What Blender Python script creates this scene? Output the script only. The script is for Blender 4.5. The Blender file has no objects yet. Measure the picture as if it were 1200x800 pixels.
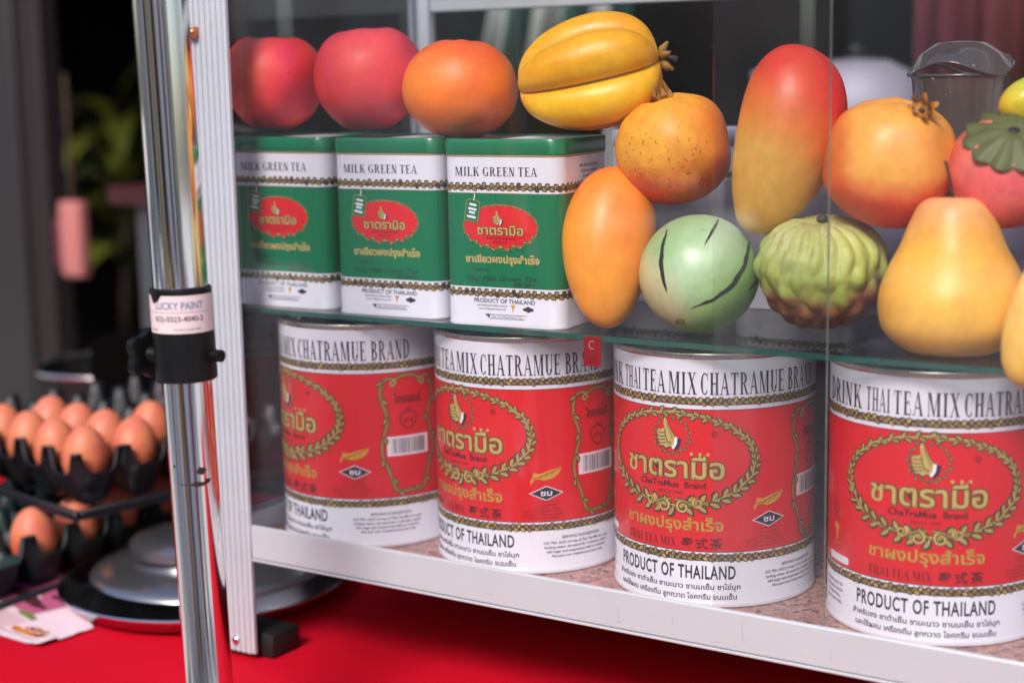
import bpy, bmesh, math, random
from mathutils import Vector, Matrix, noise
random.seed(7)
R=math.radians; PI=math.pi
C=bpy.context.scene.collection
sc=bpy.context.scene

# ------------------------------------------------------------------ camera
RT=Vector((.8376,.5460,-.0191)); UP=Vector((-.0728,.1463,.9866)); FW=Vector((-.5415,.8249,-.1623))
cd=bpy.data.cameras.new('camera'); co=bpy.data.objects.new('camera',cd); C.objects.link(co)
co.matrix_world=Matrix(((RT.x,UP.x,-FW.x,.4506),(RT.y,UP.y,-FW.y,-.9189),(RT.z,UP.z,-FW.z,.3231),(0,0,0,1)))
cd.sensor_width=36; cd.lens=57.36; cd.clip_start=.02; cd.clip_end=500
cd.dof.use_dof=True; cd.dof.focus_distance=1.0; cd.dof.aperture_fstop=3.8; cd.dof.aperture_blades=7
sc.camera=co
# ------------------------------------------------------------------ light
SUN_EL,SUN_AZ=R(42),R(169)      # azimuth measured clockwise from +Y
w=bpy.data.worlds.new('World'); sc.world=w; w.use_nodes=True
nt=w.node_tree; bg=nt.nodes['Background']; sky=nt.nodes.new('ShaderNodeTexSky'); sky.sky_type='NISHITA'
sky.sun_disc=False; sky.sun_elevation=SUN_EL; sky.sun_rotation=SUN_AZ; sky.air_density=1.0; sky.dust_density=2.5; sky.ozone_density=1.0
nt.links.new(sky.outputs[0],bg.inputs[0]); bg.inputs[1].default_value=.11
sd=bpy.data.lights.new('sun','SUN'); so=bpy.data.objects.new('sun',sd); C.objects.link(so)
sd.energy=2.2; sd.angle=R(18); sd.color=(1,.95,.9)
d=Vector((math.sin(SUN_AZ)*math.cos(SUN_EL),math.cos(SUN_AZ)*math.cos(SUN_EL),math.sin(SUN_EL)))
so.rotation_euler=d.to_track_quat('Z','Y').to_euler(); so.location=(0,-3,4)
sc.view_settings.view_transform='Standard'; sc.view_settings.look='None'; sc.view_settings.gamma=1
sc.view_settings.exposure=.8
sc.cycles.transparent_max_bounces=32; sc.cycles.max_bounces=10; sc.cycles.glossy_bounces=6

# ------------------------------------------------------------------ helpers
def lin(h):
    if isinstance(h,tuple): return h if len(h)==4 else (*h,1)
    v=[int(h[i:i+2],16)/255 for i in (0,2,4)]
    return tuple([(c/12.92 if c<=.04045 else ((c+.055)/1.055)**2.4) for c in v]+[1])
MATS={}
def mat(name,col,rough=.5,metal=0,noise_amt=.08,nscale=40,bump=0,bscale=200,coat=0,spec=.5,sss=0,emit=None,aniso=0):
    if name in MATS: return MATS[name]
    m=bpy.data.materials.new(name); m.use_nodes=True; t=m.node_tree; N=t.nodes; L=t.links; b=N['Principled BSDF']
    c=lin(col); b.inputs['Roughness'].default_value=rough; b.inputs['Metallic'].default_value=metal
    b.inputs['Coat Weight'].default_value=coat; b.inputs['Coat Roughness'].default_value=.08
    b.inputs['Specular IOR Level'].default_value=spec
    if sss: b.inputs['Subsurface Weight'].default_value=sss; b.inputs['Subsurface Radius'].default_value=(.01,.004,.002); b.inputs['Subsurface Scale'].default_value=1
    tc=N.new('ShaderNodeTexCoord'); nz=N.new('ShaderNodeTexNoise'); nz.inputs['Scale'].default_value=nscale; nz.inputs['Detail'].default_value=4
    L.new(tc.outputs['Object'],nz.inputs['Vector'])
    mx=N.new('ShaderNodeMix'); mx.data_type='RGBA'; mx.inputs[6].default_value=tuple(x*(1-noise_amt) for x in c[:3])+(1,); mx.inputs[7].default_value=tuple(min(1,x*(1+noise_amt)) for x in c[:3])+(1,)
    L.new(nz.outputs[0],mx.inputs[0]); L.new(mx.outputs[2],b.inputs['Base Color'])
    rr=N.new('ShaderNodeMapRange'); rr.inputs[3].default_value=max(0,rough-.06); rr.inputs[4].default_value=min(1,rough+.06); L.new(nz.outputs[0],rr.inputs[0]); L.new(rr.outputs[0],b.inputs['Roughness'])
    if bump:
        n2=N.new('ShaderNodeTexNoise'); n2.inputs['Scale'].default_value=bscale; n2.inputs['Detail'].default_value=5; L.new(tc.outputs['Object'],n2.inputs['Vector'])
        bp=N.new('ShaderNodeBump'); bp.inputs['Strength'].default_value=bump; bp.inputs['Distance'].default_value=.001; L.new(n2.outputs[0],bp.inputs['Height']); L.new(bp.outputs[0],b.inputs['Normal'])
    MATS[name]=m; return m
def glass(name,tint,haze=0.0,edge=False,rough=.0,f0=.05):
    m=bpy.data.materials.new(name); m.use_nodes=True; t=m.node_tree; N=t.nodes; L=t.links; N.remove(N['Principled BSDF']); out=N['Material Output']
    tr=N.new('ShaderNodeBsdfTransparent'); tr.inputs[0].default_value=lin(tint)
    gl=N.new('ShaderNodeBsdfGlossy'); gl.inputs['Roughness'].default_value=rough
    lw=N.new('ShaderNodeLayerWeight'); lw.inputs[0].default_value=.5
    pw=N.new('ShaderNodeMath'); pw.operation='POWER'; pw.inputs[1].default_value=4.5; L.new(lw.outputs['Facing'],pw.inputs[0])
    mr=N.new('ShaderNodeMapRange'); mr.inputs[3].default_value=f0; mr.inputs[4].default_value=1; L.new(pw.outputs[0],mr.inputs[0])
    mx=N.new('ShaderNodeMixShader'); L.new(mr.outputs[0],mx.inputs[0]); L.new(tr.outputs[0],mx.inputs[1]); L.new(gl.outputs[0],mx.inputs[2])
    last=mx
    if haze:   # dust film and specks, also painting in hazy reflections on the panes
        df=N.new('ShaderNodeBsdfDiffuse'); df.inputs[0].default_value=(.8,.78,.82,1)
        tc=N.new('ShaderNodeTexCoord'); nz=N.new('ShaderNodeTexNoise'); nz.inputs['Scale'].default_value=9; nz.inputs['Detail'].default_value=6; L.new(tc.outputs['Object'],nz.inputs['Vector'])
        mp=N.new('ShaderNodeMapRange'); mp.inputs[1].default_value=.3; mp.inputs[2].default_value=.75; mp.inputs[3].default_value=haze*.4; mp.inputs[4].default_value=haze*1.6; L.new(nz.outputs[0],mp.inputs[0])
        n3=N.new('ShaderNodeTexNoise'); n3.inputs['Scale'].default_value=420; n3.inputs['Detail'].default_value=2; L.new(tc.outputs['Object'],n3.inputs['Vector'])
        m3=N.new('ShaderNodeMapRange'); m3.inputs[1].default_value=.70; m3.inputs[2].default_value=.76; m3.inputs[4].default_value=haze*5; L.new(n3.outputs[0],m3.inputs[0])
        ad=N.new('ShaderNodeMath'); ad.operation='ADD'; L.new(mp.outputs[0],ad.inputs[0]); L.new(m3.outputs[0],ad.inputs[1]); mp=ad
        m2=N.new('ShaderNodeMixShader'); L.new(mp.outputs[0],m2.inputs[0]); L.new(mx.outputs[0],m2.inputs[1]); L.new(df.outputs[0],m2.inputs[2]); last=m2
    L.new(last.outputs[0],out.inputs[0]); MATS[name]=m; return m

def link(name,me,mats=(),parent=None,smooth=False):
    for m in mats: me.materials.append(m)
    if smooth:
        for p in me.polygons: p.use_smooth=True
    o=bpy.data.objects.new(name,me); C.objects.link(o)
    if parent: o.parent=parent
    return o
def obj(name,bm,m,parent=None,smooth=False,sharp=None):
    me=bpy.data.meshes.new(name); bmesh.ops.recalc_face_normals(bm,faces=bm.faces); bm.to_mesh(me); bm.free()
    o=link(name,me,m if isinstance(m,(list,tuple)) else [m],parent,smooth)
    if sharp is not None: me.set_sharp_from_angle(angle=R(sharp))
    return o
def tag(o,label,cat,group=None,kind=None):
    if label: o['label']=label
    if cat: o['category']=cat
    if group: o['group']=group
    if kind: o['kind']=kind
    return o
def thing(name,label,cat,loc=(0,0,0),rz=0,group=None):
    o=bpy.data.objects.new(name,None); C.objects.link(o); o.location=loc; o.rotation_euler=(0,0,rz); o.empty_display_size=.02
    return tag(o,label,cat,group)
def copy_tree(o,parent=None):
    c=o.copy(); C.objects.link(c); c.parent=parent
    for ch in [x for x in bpy.data.objects if x.parent==o]: copy_tree(ch,c)
    return c
def box(bm,x0,x1,y0,y1,z0,z1,bev=0,seg=2):
    r=bmesh.ops.create_cube(bm,size=1); vs=r['verts']
    for v in vs: v.co=Vector(((x0+x1)/2+v.co.x*(x1-x0),(y0+y1)/2+v.co.y*(y1-y0),(z0+z1)/2+v.co.z*(z1-z0)))
    if bev:
        es=list({e for v in vs for e in v.link_edges}); bmesh.ops.bevel(bm,geom=es,offset=bev,segments=seg,profile=.5,affect='EDGES')
def boxo(name,b,m,parent=None,bev=0,seg=2):
    bm=bmesh.new(); box(bm,*b,bev=bev,seg=seg); return obj(name,bm,m,parent,smooth=bool(bev),sharp=40 if bev else None)
def lathe(bm,prof,n=48,cx=0,cy=0,cap=False,fn=None):
    rings=[]
    for (r,z) in prof:
        if r<1e-6: rings.append([bm.verts.new((cx,cy,z))])
        else: rings.append([bm.verts.new((cx+r*math.cos(2*PI*i/n),cy+r*math.sin(2*PI*i/n),z)) for i in range(n)])
    for a,b in zip(rings,rings[1:]):
        if len(a)==1 and len(b)==1: continue
        for i in range(n):
            j=(i+1)%n
            if len(a)==1: bm.faces.new((a[0],b[i],b[j]))
            elif len(b)==1: bm.faces.new((a[i],a[j],b[0]))
            else: bm.faces.new((a[i],a[j],b[j],b[i]))
def tube(bm,pts,r,n=12,cap=True):
    pts=[Vector(p) for p in pts]; rs=r if isinstance(r,(list,tuple)) else [r]*len(pts); rings=[]
    prev=None
    for i,p in enumerate(pts):
        t=(pts[min(i+1,len(pts)-1)]-pts[max(i-1,0)]).normalized()
        a=(prev-t*prev.dot(t)).normalized() if prev else t.orthogonal().normalized(); prev=a; b=t.cross(a)
        rings.append([bm.verts.new(p+(a*math.cos(2*PI*k/n)+b*math.sin(2*PI*k/n))*rs[i]) for k in range(n)])
    for a,b in zip(rings,rings[1:]):
        for k in range(n): bm.faces.new((a[k],a[(k+1)%n],b[(k+1)%n],b[k]))
    if cap: bm.faces.new(rings[0][::-1]); bm.faces.new(rings[-1])

# ------------------------------------------------------------------ print laid on curved walls
def cylmap(rad):
    return lambda u,v,o:((rad+o)*math.sin(u/rad),-(rad+o)*math.cos(u/rad),v)
def rectmap(W,D,rc):
    hw,hd=W/2-rc,D/2-rc; q=rc*PI/2
    def f(u,v,o):
        s=1 if u>=0 else -1; a=abs(u)
        if a<=hw: x,y=a,-(D/2+o)
        elif a<=hw+q:
            t=(a-hw)/rc; x=hw+(rc+o)*math.sin(t); y=-hd-(rc+o)*math.cos(t)
        elif a<=hw+q+2*hd: x=W/2+o; y=-hd+(a-hw-q)
        elif a<=hw+2*q+2*hd:
            t=(a-hw-q-2*hd)/rc; x=hw+(rc+o)*math.cos(t); y=hd+(rc+o)*math.sin(t)
        else: x=hw-(a-hw-2*q-2*hd); y=D/2+o
        return (s*x,y,v)
    return f,hw,hd,q
LAY=6e-5
class Print:
    def __init__(s,fmap,step=.0022,base=0): s.base=base; s.f=fmap; s.step=step; s.V=[]; s.F=[]; s.M=[]; s.mats=[]; s.k=0
    def mi(s,m):
        if m not in s.mats: s.mats.append(m)
        return s.mats.index(m)
    def add(s,verts,faces,m,layer):
        """flat verts (u,v); cut into narrow columns, then wrapped"""
        s.k=(s.k+1)%7; off=LAY*(layer+s.base)+s.k*6e-6; i=s.mi(m)
        us=[p[0] for p in verts]; a,b=min(us),max(us)
        if b-a<=s.step*1.5:
            n=len(s.V); s.V+=[s.f(p[0],p[1],off) for p in verts]; s.F+=[[n+q for q in f] for f in faces]; s.M+=[i]*len(faces); return
        bm=bmesh.new(); vs=[bm.verts.new((p[0],p[1],0)) for p in verts]
        for f in faces:
            try: bm.faces.new([vs[q] for q in f])
            except ValueError: pass
        k=math.ceil(a/s.step)
        while k*s.step<b:
            bmesh.ops.bisect_plane(bm,geom=bm.verts[:]+bm.edges[:]+bm.faces[:],plane_co=(k*s.step,0,0),plane_no=(1,0,0),dist=1e-7); k+=1
        bm.verts.index_update(); n=len(s.V); s.V+=[s.f(v.co.x,v.co.y,off) for v in bm.verts]
        for f in bm.faces: s.F.append([n+v.index for v in f.verts]); s.M.append(i)
        bm.free()
    def poly(s,pts,m,layer): s.add(pts,[list(range(len(pts)))],m,layer)
    def rect(s,u0,u1,v0,v1,m,layer): s.poly([(u0,v0),(u1,v0),(u1,v1),(u0,v1)],m,layer)
    def ribbon(s,pts,w,m,layer,closed=False):
        n=len(pts); V=[]
        for i,p in enumerate(pts):
            a=pts[(i-1)%n] if closed or i>0 else p; b=pts[(i+1)%n] if closed or i<n-1 else p
            tx,ty=b[0]-a[0],b[1]-a[1]; l=math.hypot(tx,ty) or 1; h=(w(i/(n-1)) if callable(w) else w)/2
            V+=[(p[0]-ty/l*h,p[1]+tx/l*h),(p[0]+ty/l*h,p[1]-tx/l*h)]
        F=[[2*i,2*i+1,2*((i+1)%n)+1,2*((i+1)%n)] for i in range(n if closed else n-1)]
        s.add(V,F,m,layer)
    def leaf(s,u,v,ang,l,wd,mats,layer,bend=.15):
        c,sn=math.cos(ang),math.sin(ang); P=[(0,0),(.25,.36),(.55,.5+bend),(.8,.32+bend),(1,bend*.5),(.75,-.28),(.45,-.42),(.2,-.3)]
        def T(k): return [(u+(c*(x*l-(k-1)*l*.08)*1-sn*y*wd*k),v+(sn*(x*l-(k-1)*l*.08)+c*y*wd*k)) for x,y in P]
        dk,lt,hi=mats
        s.poly([(a+(a-u-c*l*.5)*.18,b+(b-v-sn*l*.5)*.18) for a,b in T(1.25)],dk,layer)
        s.poly([(u+c*l*.5+(a-u-c*l*.5)*.82,v+sn*l*.5+(b-v-sn*l*.5)*.82) for a,b in T(1)],lt,layer+1)
        if hi: s.ribbon([(u+c*l*x-sn*wd*y,v+sn*l*x+c*wd*y) for x,y in ((.15,.02),(.5,.16),(.85,.1))],wd*.2,hi,layer+2)
    def text(s,body,u,v,h,m,layer,width=None,bold=0,rot=0,align='C',shear=0,spacing=1):
        """h = height of a capital; (u,v) = middle (or left) of the baseline"""
        c=bpy.data.curves.new('lettering','FONT'); c.body=body; c.resolution_u=3; c.offset=bold; c.shear=shear; c.space_character=spacing
        o=bpy.data.objects.new('lettering',c); C.objects.link(o); dg=bpy.context.evaluated_depsgraph_get(); e=o.evaluated_get(dg); me=e.to_mesh()
        vs=[(x.co.x,x.co.y) for x in me.vertices]; fs=[list(p.vertices) for p in me.polygons]; e.to_mesh_clear(); bpy.data.objects.remove(o); bpy.data.curves.remove(c)
        if not vs: return
        a=min(x for x,_ in vs); b=max(x for x,_ in vs); ky=h/.70; kx=(width/(b-a)) if width else ky
        cs,sn=math.cos(rot),math.sin(rot); x0={'C':(a+b)/2,'L':a,'R':b}[align]
        V=[(u+cs*(x-x0)*kx-sn*y*ky,v+sn*(x-x0)*kx+cs*y*ky) for x,y in vs]
        s.add(V,fs,m,layer)
    def serif(s,body,u,v,h,m,layer,width,align='C',rot=0,heavy=1):
        x=0; G=[]
        for ch in body:
            if ch==' ': x+=.30; continue
            ps,wd=glyph(ch,heavy); G+=[[(x+a,b) for a,b in p] for p in ps]; x+=wd+.13
        tot=x-.13; k=width/tot; x0={'C':tot/2,'L':0,'R':tot}[align]; cs,sn=math.cos(rot),math.sin(rot)
        for p in G: s.poly([(u+cs*(a-x0)*k-sn*b*h,v+sn*(a-x0)*k+cs*b*h) for a,b in p],m,layer)
    def build(s,name,parent):
        me=bpy.data.meshes.new(name); me.from_pydata(s.V,[],s.F); me.update()
        for m in s.mats: me.materials.append(m)
        me.polygons.foreach_set('material_index',s.M); me.update()
        o=bpy.data.objects.new(name,me); C.objects.link(o); o.parent=parent; return o
def glyph(ch,heavy=1):
    T=.17*heavy; t=.06*heavy; S=.045; e=.075; P=[]
    def R_(x0,x1,y0,y1): P.append([(x0,y0),(x1,y0),(x1,y1),(x0,y1)])
    def stem(x,wd=None,bot=True,top=True):
        wd=wd or T; R_(x,x+wd,0,1)
        if bot: R_(x-e,x+wd+e,0,S)
        if top: R_(x-e,x+wd+e,1-S,1)
    def diag(xb,xt,wd,y0=0,y1=1,ser=None):
        P.append([(xb,y0),(xb+wd,y0),(xt+wd,y1),(xt,y1)])
        if ser in('b','bt'): R_(xb-e,xb+wd+e,0,S)
        if ser in('t','bt'): R_(xt-e,xt+wd+e,1-S,1)
    def bowl(x,y0,y1,wd,thick=None,side=1):
        thick=thick or T; n=9; cy=(y0+y1)/2; ry=(y1-y0)/2
        out=[(x+side*wd*math.sin(PI*i/n)**.8,cy+ry*math.cos(PI*i/n)) for i in range(n+1)]
        inn=[(x+side*max(0,(wd-thick))*math.sin(PI*i/n)**.8,cy+(ry-t)*math.cos(PI*i/n)) for i in range(n+1)]
        for i in range(n): P.append([out[i],out[i+1],inn[i+1],inn[i]])
    def ring(cx,cy,rx,ry,a0,a1,n=14):
        pts=[]
        for i in range(n+1):
            a=a0+(a1-a0)*i/n; th=t+(T*1.05-t)*abs(math.cos(a))**1.2
            pts.append(((cx+rx*math.cos(a),cy+ry*math.sin(a)),(cx+(rx-th)*math.cos(a),cy+(ry-t)*math.sin(a))))
        for p,q in zip(pts,pts[1:]): P.append([p[0],q[0],q[1],p[1]])
    w_=.6
    if ch=='I': stem(.08); w_=T+.16
    elif ch=='T': stem(.3-T/2+.03,top=False); R_(.02,.64,1-t,1); R_(.02,.06,.78,1); R_(.60,.64,.78,1); w_=.66
    elif ch=='H': stem(.08); stem(.52); R_(.2,.55,.48,.48+t); w_=.77
    elif ch=='L': stem(.08); R_(.2,.58,0,t); R_(.54,.58,0,.26); w_=.6
    elif ch=='E': stem(.08); R_(.2,.58,0,t); R_(.2,.55,1-t,1); R_(.2,.44,.49,.49+t); R_(.54,.58,0,.26); R_(.51,.55,.76,1); R_(.41,.45,.4,.63); w_=.62
    elif ch=='F': stem(.08); R_(.2,.55,1-t,1); R_(.2,.44,.49,.49+t); R_(.51,.55,.76,1); R_(.41,.45,.4,.63); w_=.58
    elif ch=='A': diag(.06,.33,t); P.append([(.55,0),(.55+T,0),(.33+T*.55,1),(.33-.02,1)]); R_(.2,.58,.3,.3+t); R_(-.02,.18,0,S); R_(.47,.8,0,S); w_=.76
    elif ch=='M': stem(.08,t); P.append([(.08,1),(.08+T,1),(.42+T*.6,0),(.42,0)]); P.append([(.42,0),(.42+t,0),(.76,1),(.76-t,1)]); stem(.70); w_=.95
    elif ch=='N': stem(.08,t); P.append([(.06,1),(.06+T,1),(.62,0),(.62-T,0)]); stem(.62-t,t,bot=False); w_=.7
    elif ch=='X': P.append([(.5,0),(.5+T,0),(.08+T,1),(.08,1)]); P.append([(.08,0),(.08+t,0),(.6,1),(.6-t,1)]); R_(.0,.22,0,S); R_(.43,.75,0,S); R_(.0,.32,1-S,1); R_(.48,.68,1-S,1); w_=.74
    elif ch=='K': stem(.08); P.append([(.24,.38),(.28,.33),(.6,1),(.54,1)]); P.append([(.34,.55),(.42,.66),(.72,0),(.53,0)]); R_(.46,.68,1-S,1); R_(.47,.8,0,S); w_=.76
    elif ch=='R': stem(.08); bowl(.2,.46,1,.4); P.append([(.3,.48),(.45,.48),(.72,0),(.54,0)]); R_(.5,.78,0,S); w_=.74
    elif ch=='B': stem(.08); bowl(.2,.5,1,.36); bowl(.2,0,.54,.42); w_=.64
    elif ch=='P': stem(.08); bowl(.2,.42,1,.42); w_=.62
    elif ch=='D': stem(.08); bowl(.2,0,1,.52); w_=.74
    elif ch=='U': R_(.08,.08+T,.3,1); R_(.08-e,.08+T+e,1-S,1); R_(.58,.58+t,.3,1); R_(.58-e,.58+t+e,1-S,1); ring(.36,.3,.28,.3,PI,2*PI); w_=.7
    elif ch=='C': ring(.36,.5,.34,.5,R(50),R(318),18); R_(.60,.64,.66,.98); w_=.66
    elif ch=='G': ring(.36,.5,.34,.5,R(50),R(310),18); R_(.60,.64,.68,.98); R_(.52,.52+T*.9,.04,.42); R_(.44,.74,.40,.44); w_=.74
    elif ch=='O': ring(.36,.5,.34,.5,0,2*PI,22); w_=.72
    elif ch=='S': ring(.3,.74,.25,.26,R(30),R(270),10); ring(.3,.26,.27,.28,R(-210),R(90),12); w_=.6
    else: stem(.08); w_=.4
    return P,w_

# ------------------------------------------------------------------ materials
alu=mat('brushed aluminium','B6B9C0',.42,.1,.05,15,.15,400)
alu_post=mat('ribbed aluminium','BEC1CA',.45,.25,.10,22,.25,600)
chrome=mat('chrome','F2F2F2',.09,1,.03,8)
steel=mat('stainless steel','DCDCE0',.15,1,.08,12)
darksteel=mat('dull steel','77777C',.35,.8,.1,30)
tinplate=mat('tinplate','BDB6AE',.28,.9,.1,60)
blackp=mat('black plastic','0B0B0D',.45,0,.2,60,.2,spec=.3)
bluep=mat('black egg tray plastic','0D0E16',.45,0,.2,60)
greenp=mat('dark green egg tray plastic','04201F',.5,0,.2,60)
rubber=mat('black rubber','0A0A0B',.6)
canwhite=mat('white lacquered tin','DAD6E4',.3,.0,.03,30,coat=.3)
red=mat('red label print','D61A24',.32,0,.04,30,coat=.35)
green=mat('green label print','026E48',.32,0,.05,30,coat=.3)
gold=mat('gold print','A0864C',.35,.15,.2,300)
gold2=mat('pale gold print','C4AA68',.35,.1,.15,300)
tan=mat('tan print','8F7B55',.4,0,.2,300)
brown=mat('dark brown print','4A3824',.45,0,.2,300)
ink=mat('dark ink','2E2A38',.4,0,.05)
inkgrey=mat('grey ink','4E4A5A',.4,0,.05)
darkred=mat('dark red ink','5A1016',.4,0,.05)
white_print=mat('white print','E4E0EA',.35,0,.03)
yellow_print=mat('yellow print','CC9638',.35,0,.05)
redcloth=mat('red tablecloth','C20020',.8,0,.14,5,.8,1400,spec=.15)

# ------------------------------------------------------------------ setting
def sheet(name,b,m,kind='structure'):
    bm=bmesh.new(); x0,x1,y0,y1,z=b; bm.faces.new([bm.verts.new(p) for p in ((x0,y0,z),(x1,y0,z),(x1,y1,z),(x0,y1,z))]); o=obj(name,bm,m); o['kind']=kind; return o
GZ=-.86
sheet('street',(-40,40,-60,40,GZ),mat('pale worn concrete','BDB8B2',.8,0,.25,1.5,.3,30))
table=thing('market_table','long market table covered with a plain red cloth under the tea display','table',(0,0,0))
boxo('table_top',(-1.02,1.1,-.238,.46,-.102,-.086),mat('plywood','7A5A3A',.6),table,.002)
for x in (-.95,1.0):
    for y in (-.18,.40): boxo('leg',(x-.02,x+.02,y-.02,y+.02,GZ,-.102),darksteel,table,.002)
# cloth: a sheet with soft wrinkles falling over the front edge
bm=bmesh.new(); nx,ny=140,60; G=[]
for j in range(ny+1):
    row=[]
    for i in range(nx+1):
        x=-1.04+2.16*i/nx; s=1.16*j/ny
        if s<.45: y=-.245-.012*math.sin(x*23)*(1-s/.45)-.006*math.sin(x*61+1)*(1-s/.45); z=-.084-(.45-s)
        else: y=-.245+(s-.45); z=-.084
        n=(noise.noise(Vector((x*5,y*5,0)))*.0014+noise.noise(Vector((x*3,y*22,4)))*.0007) if s>=.45 else 0
        row.append(bm.verts.new((x,y,z+min(n,.0))))
    G.append(row)
for j in range(ny):
    for i in range(nx): bm.faces.new((G[j][i],G[j][i+1],G[j+1][i+1],G[j+1][i]))
o=obj('tablecloth',bm,redcloth,smooth=True); tag(o,'plain bright red cloth spread over the market table','tablecloth')

# ------------------------------------------------------------------ display case
case=thing('display_case','aluminium framed glass display case holding red cans, green tins and fruit','display case',(0,0,0))
YF=-.0986
def ribbed_post(name,x0,x1,yf,yd,z0,z1,m,parent,n=6):
    bm=bmesh.new(); prof=[]; w_=x1-x0; e=.002
    prof.append((x0,yf+yd)); prof.append((x0,yf))
    for i in range(n):
        a=x0+e+(w_-2*e)*(i+.12)/n; b=x0+e+(w_-2*e)*(i+.88)/n
        prof+= [(a,yf),(a+.0005,yf-.0014),(b-.0005,yf-.0014),(b,yf)]
    prof+=[(x1,yf),(x1,yf+yd)]
    lo=[bm.verts.new((x,y,z0)) for x,y in prof]; hi=[bm.verts.new((x,y,z1)) for x,y in prof]; k=len(prof)
    for i in range(k): bm.faces.new((lo[i],lo[(i+1)%k],hi[(i+1)%k],hi[i]))
    bm.faces.new(lo[::-1]); bm.faces.new(hi)
    return obj(name,bm,m,parent)
p=ribbed_post('corner_post',-.3445,-.3100,YF,.0025,-.0785,.56,alu_post,case)
p2=ribbed_post('corner_post',.5200,.5545,YF,.0025,-.0785,.56,alu_post,case)
for x in (-.3445,.552): boxo('corner_flange',(x,x+.0025,YF+.0028,-.078,-.0785,.56),alu_post,case,.0005,1)
for x in (-.3445,.535): boxo('rear_post',(x,x+.0195,.150,.160,-.0785,.56),alu_post,case,.001)
bm=bmesh.new(); lathe(bm,[(0,-.0012),(.0022,-.001),(.0032,0),(.0032,.001)],16); bmesh.ops.rotate(bm,verts=bm.verts,matrix=Matrix.Rotation(R(90),3,'X').inverted())
bmesh.ops.translate(bm,verts=bm.verts,vec=(-.3265,YF-.0022,-.0705)); obj('screw',bm,steel,p,True)
bm=bmesh.new(); tube(bm,[(-.348,YF-.004,.353),(-.337,YF-.004,.3535),(-.3335,YF-.004,.3535)],[.0034,.0034,.0042],14); obj('bolt',bm,mat('copper bolt','C77A55',.25,.9),p,True)
for x,y in ((-.331,-.088),(.537,-.088),(-.331,.148),(.537,.148)):
    boxo('foot',(x-.012,x+.030,y-.002,y+.028,-.0838,-.0660),rubber,case,.002)
# rails
boxo('front_rail',(-.3099,.5199,YF+.0008,YF+.0045,-.0085,.0150),alu,case,.0008,1)
boxo('front_rail_base',(-.3099,.5199,YF+.0046,YF+.0138,-.0085,-.0020),alu,case,.0004,1)
boxo('front_rail_lip',(-.3099,.5199,YF+.0002,YF+.003,-.0105,-.0088),alu,case,.0004,1)
boxo('rear_rail',(-.3240,.5340,.151,.160,-.0085,.0150),alu,case,.0008,1)
for x in (-.3435,.5365): boxo('side_rail',(x,x+.014,-.0765,.1495,-.0085,.015),alu,case,.0008,1)
boxo('rear_top_rail',(-.3240,.5340,.151,.160,.3715,.392),alu,case,.0008,1)
for y in (YF+.003,.1465): boxo('top_rail',(-.3099,.5199,y,y+.014,.53,.553),alu,case,.0008,1)
for x in (-.3435,.5365): boxo('top_rail',(x,x+.014,-.0765,.1460,.53,.553),alu,case,.0008,1)
rp=Print(lambda u,v,o:(u,YF+.0008-o,v)); mk=mat('grey scuff','A9A9B0',.6)
for (x,z,a,b) in ((-.0155,.001,.0006,.004),(-.015,-.004,.0012,.0008),(.021,.003,.0004,.003),(.066,.004,.0004,.006),(.120,.000,.0003,.004),(-.20,.005,.0030,.0003),(-.11,-.002,.0040,.0003),(.05,-.005,.004,.0003)):
    rp.poly([(x-a,z-b),(x+a,z-b*.8),(x+a*.8,z+b),(x-a*.9,z+b*.9)],mk,1)
sm_=rp.build('scuff_marks',[o for o in bpy.data.objects if o.name=='front_rail'][0]); sm_['kind']='stuff'
# granite laminate floor
m=mat('pink granite laminate','A88A84',.35,0,.1,60); t=m.node_tree; N=t.nodes; L=t.links; b=N['Principled BSDF']
tc=N.new('ShaderNodeTexCoord'); vo=N.new('ShaderNodeTexVoronoi'); vo.inputs['Scale'].default_value=260; vo.inputs['Randomness'].default_value=1; n2=N.new('ShaderNodeTexNoise'); n2.inputs['Scale'].default_value=330; n2.inputs['Detail'].default_value=6; n2.inputs['Roughness'].default_value=.7
L.new(tc.outputs['Object'],vo.inputs['Vector']); L.new(tc.outputs['Object'],n2.inputs['Vector'])
cr=N.new('ShaderNodeValToRGB'); cr.color_ramp.interpolation='LINEAR'
for pos,colr in ((.0,'2E1D1E'),(.36,'5A3C3C'),(.46,'A87874'),(.56,'C79A92'),(.7,'8C6460'),(.85,'D8BAB0')):
    if pos==0: el=cr.color_ramp.elements[0]; el.position=0
    elif pos==.85: el=cr.color_ramp.elements[-1]; el.position=.85
    else: el=cr.color_ramp.elements.new(pos)
    el.color=lin(colr)
mi=N.new('ShaderNodeMath'); mi.operation='ADD'; mu=N.new('ShaderNodeMath'); mu.operation='MULTIPLY'; mu.inputs[1].default_value=.35
sep=N.new('ShaderNodeSeparateColor'); L.new(vo.outputs['Color'],sep.inputs[0]); L.new(sep.outputs[0],mu.inputs[0]); L.new(mu.outputs[0],mi.inputs[0])
mu2=N.new('ShaderNodeMath'); mu2.operation='MULTIPLY'; mu2.inputs[1].default_value=.75; L.new(n2.outputs[0],mu2.inputs[0]); L.new(mu2.outputs[0],mi.inputs[1]); L.new(mi.outputs[0],cr.inputs[0]); L.new(cr.outputs[0],b.inputs['Base Color'])
boxo('case_floor',(-.3295,.5365,YF+.0143,.1505,-.007,0),m,case,.0005,1)
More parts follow.
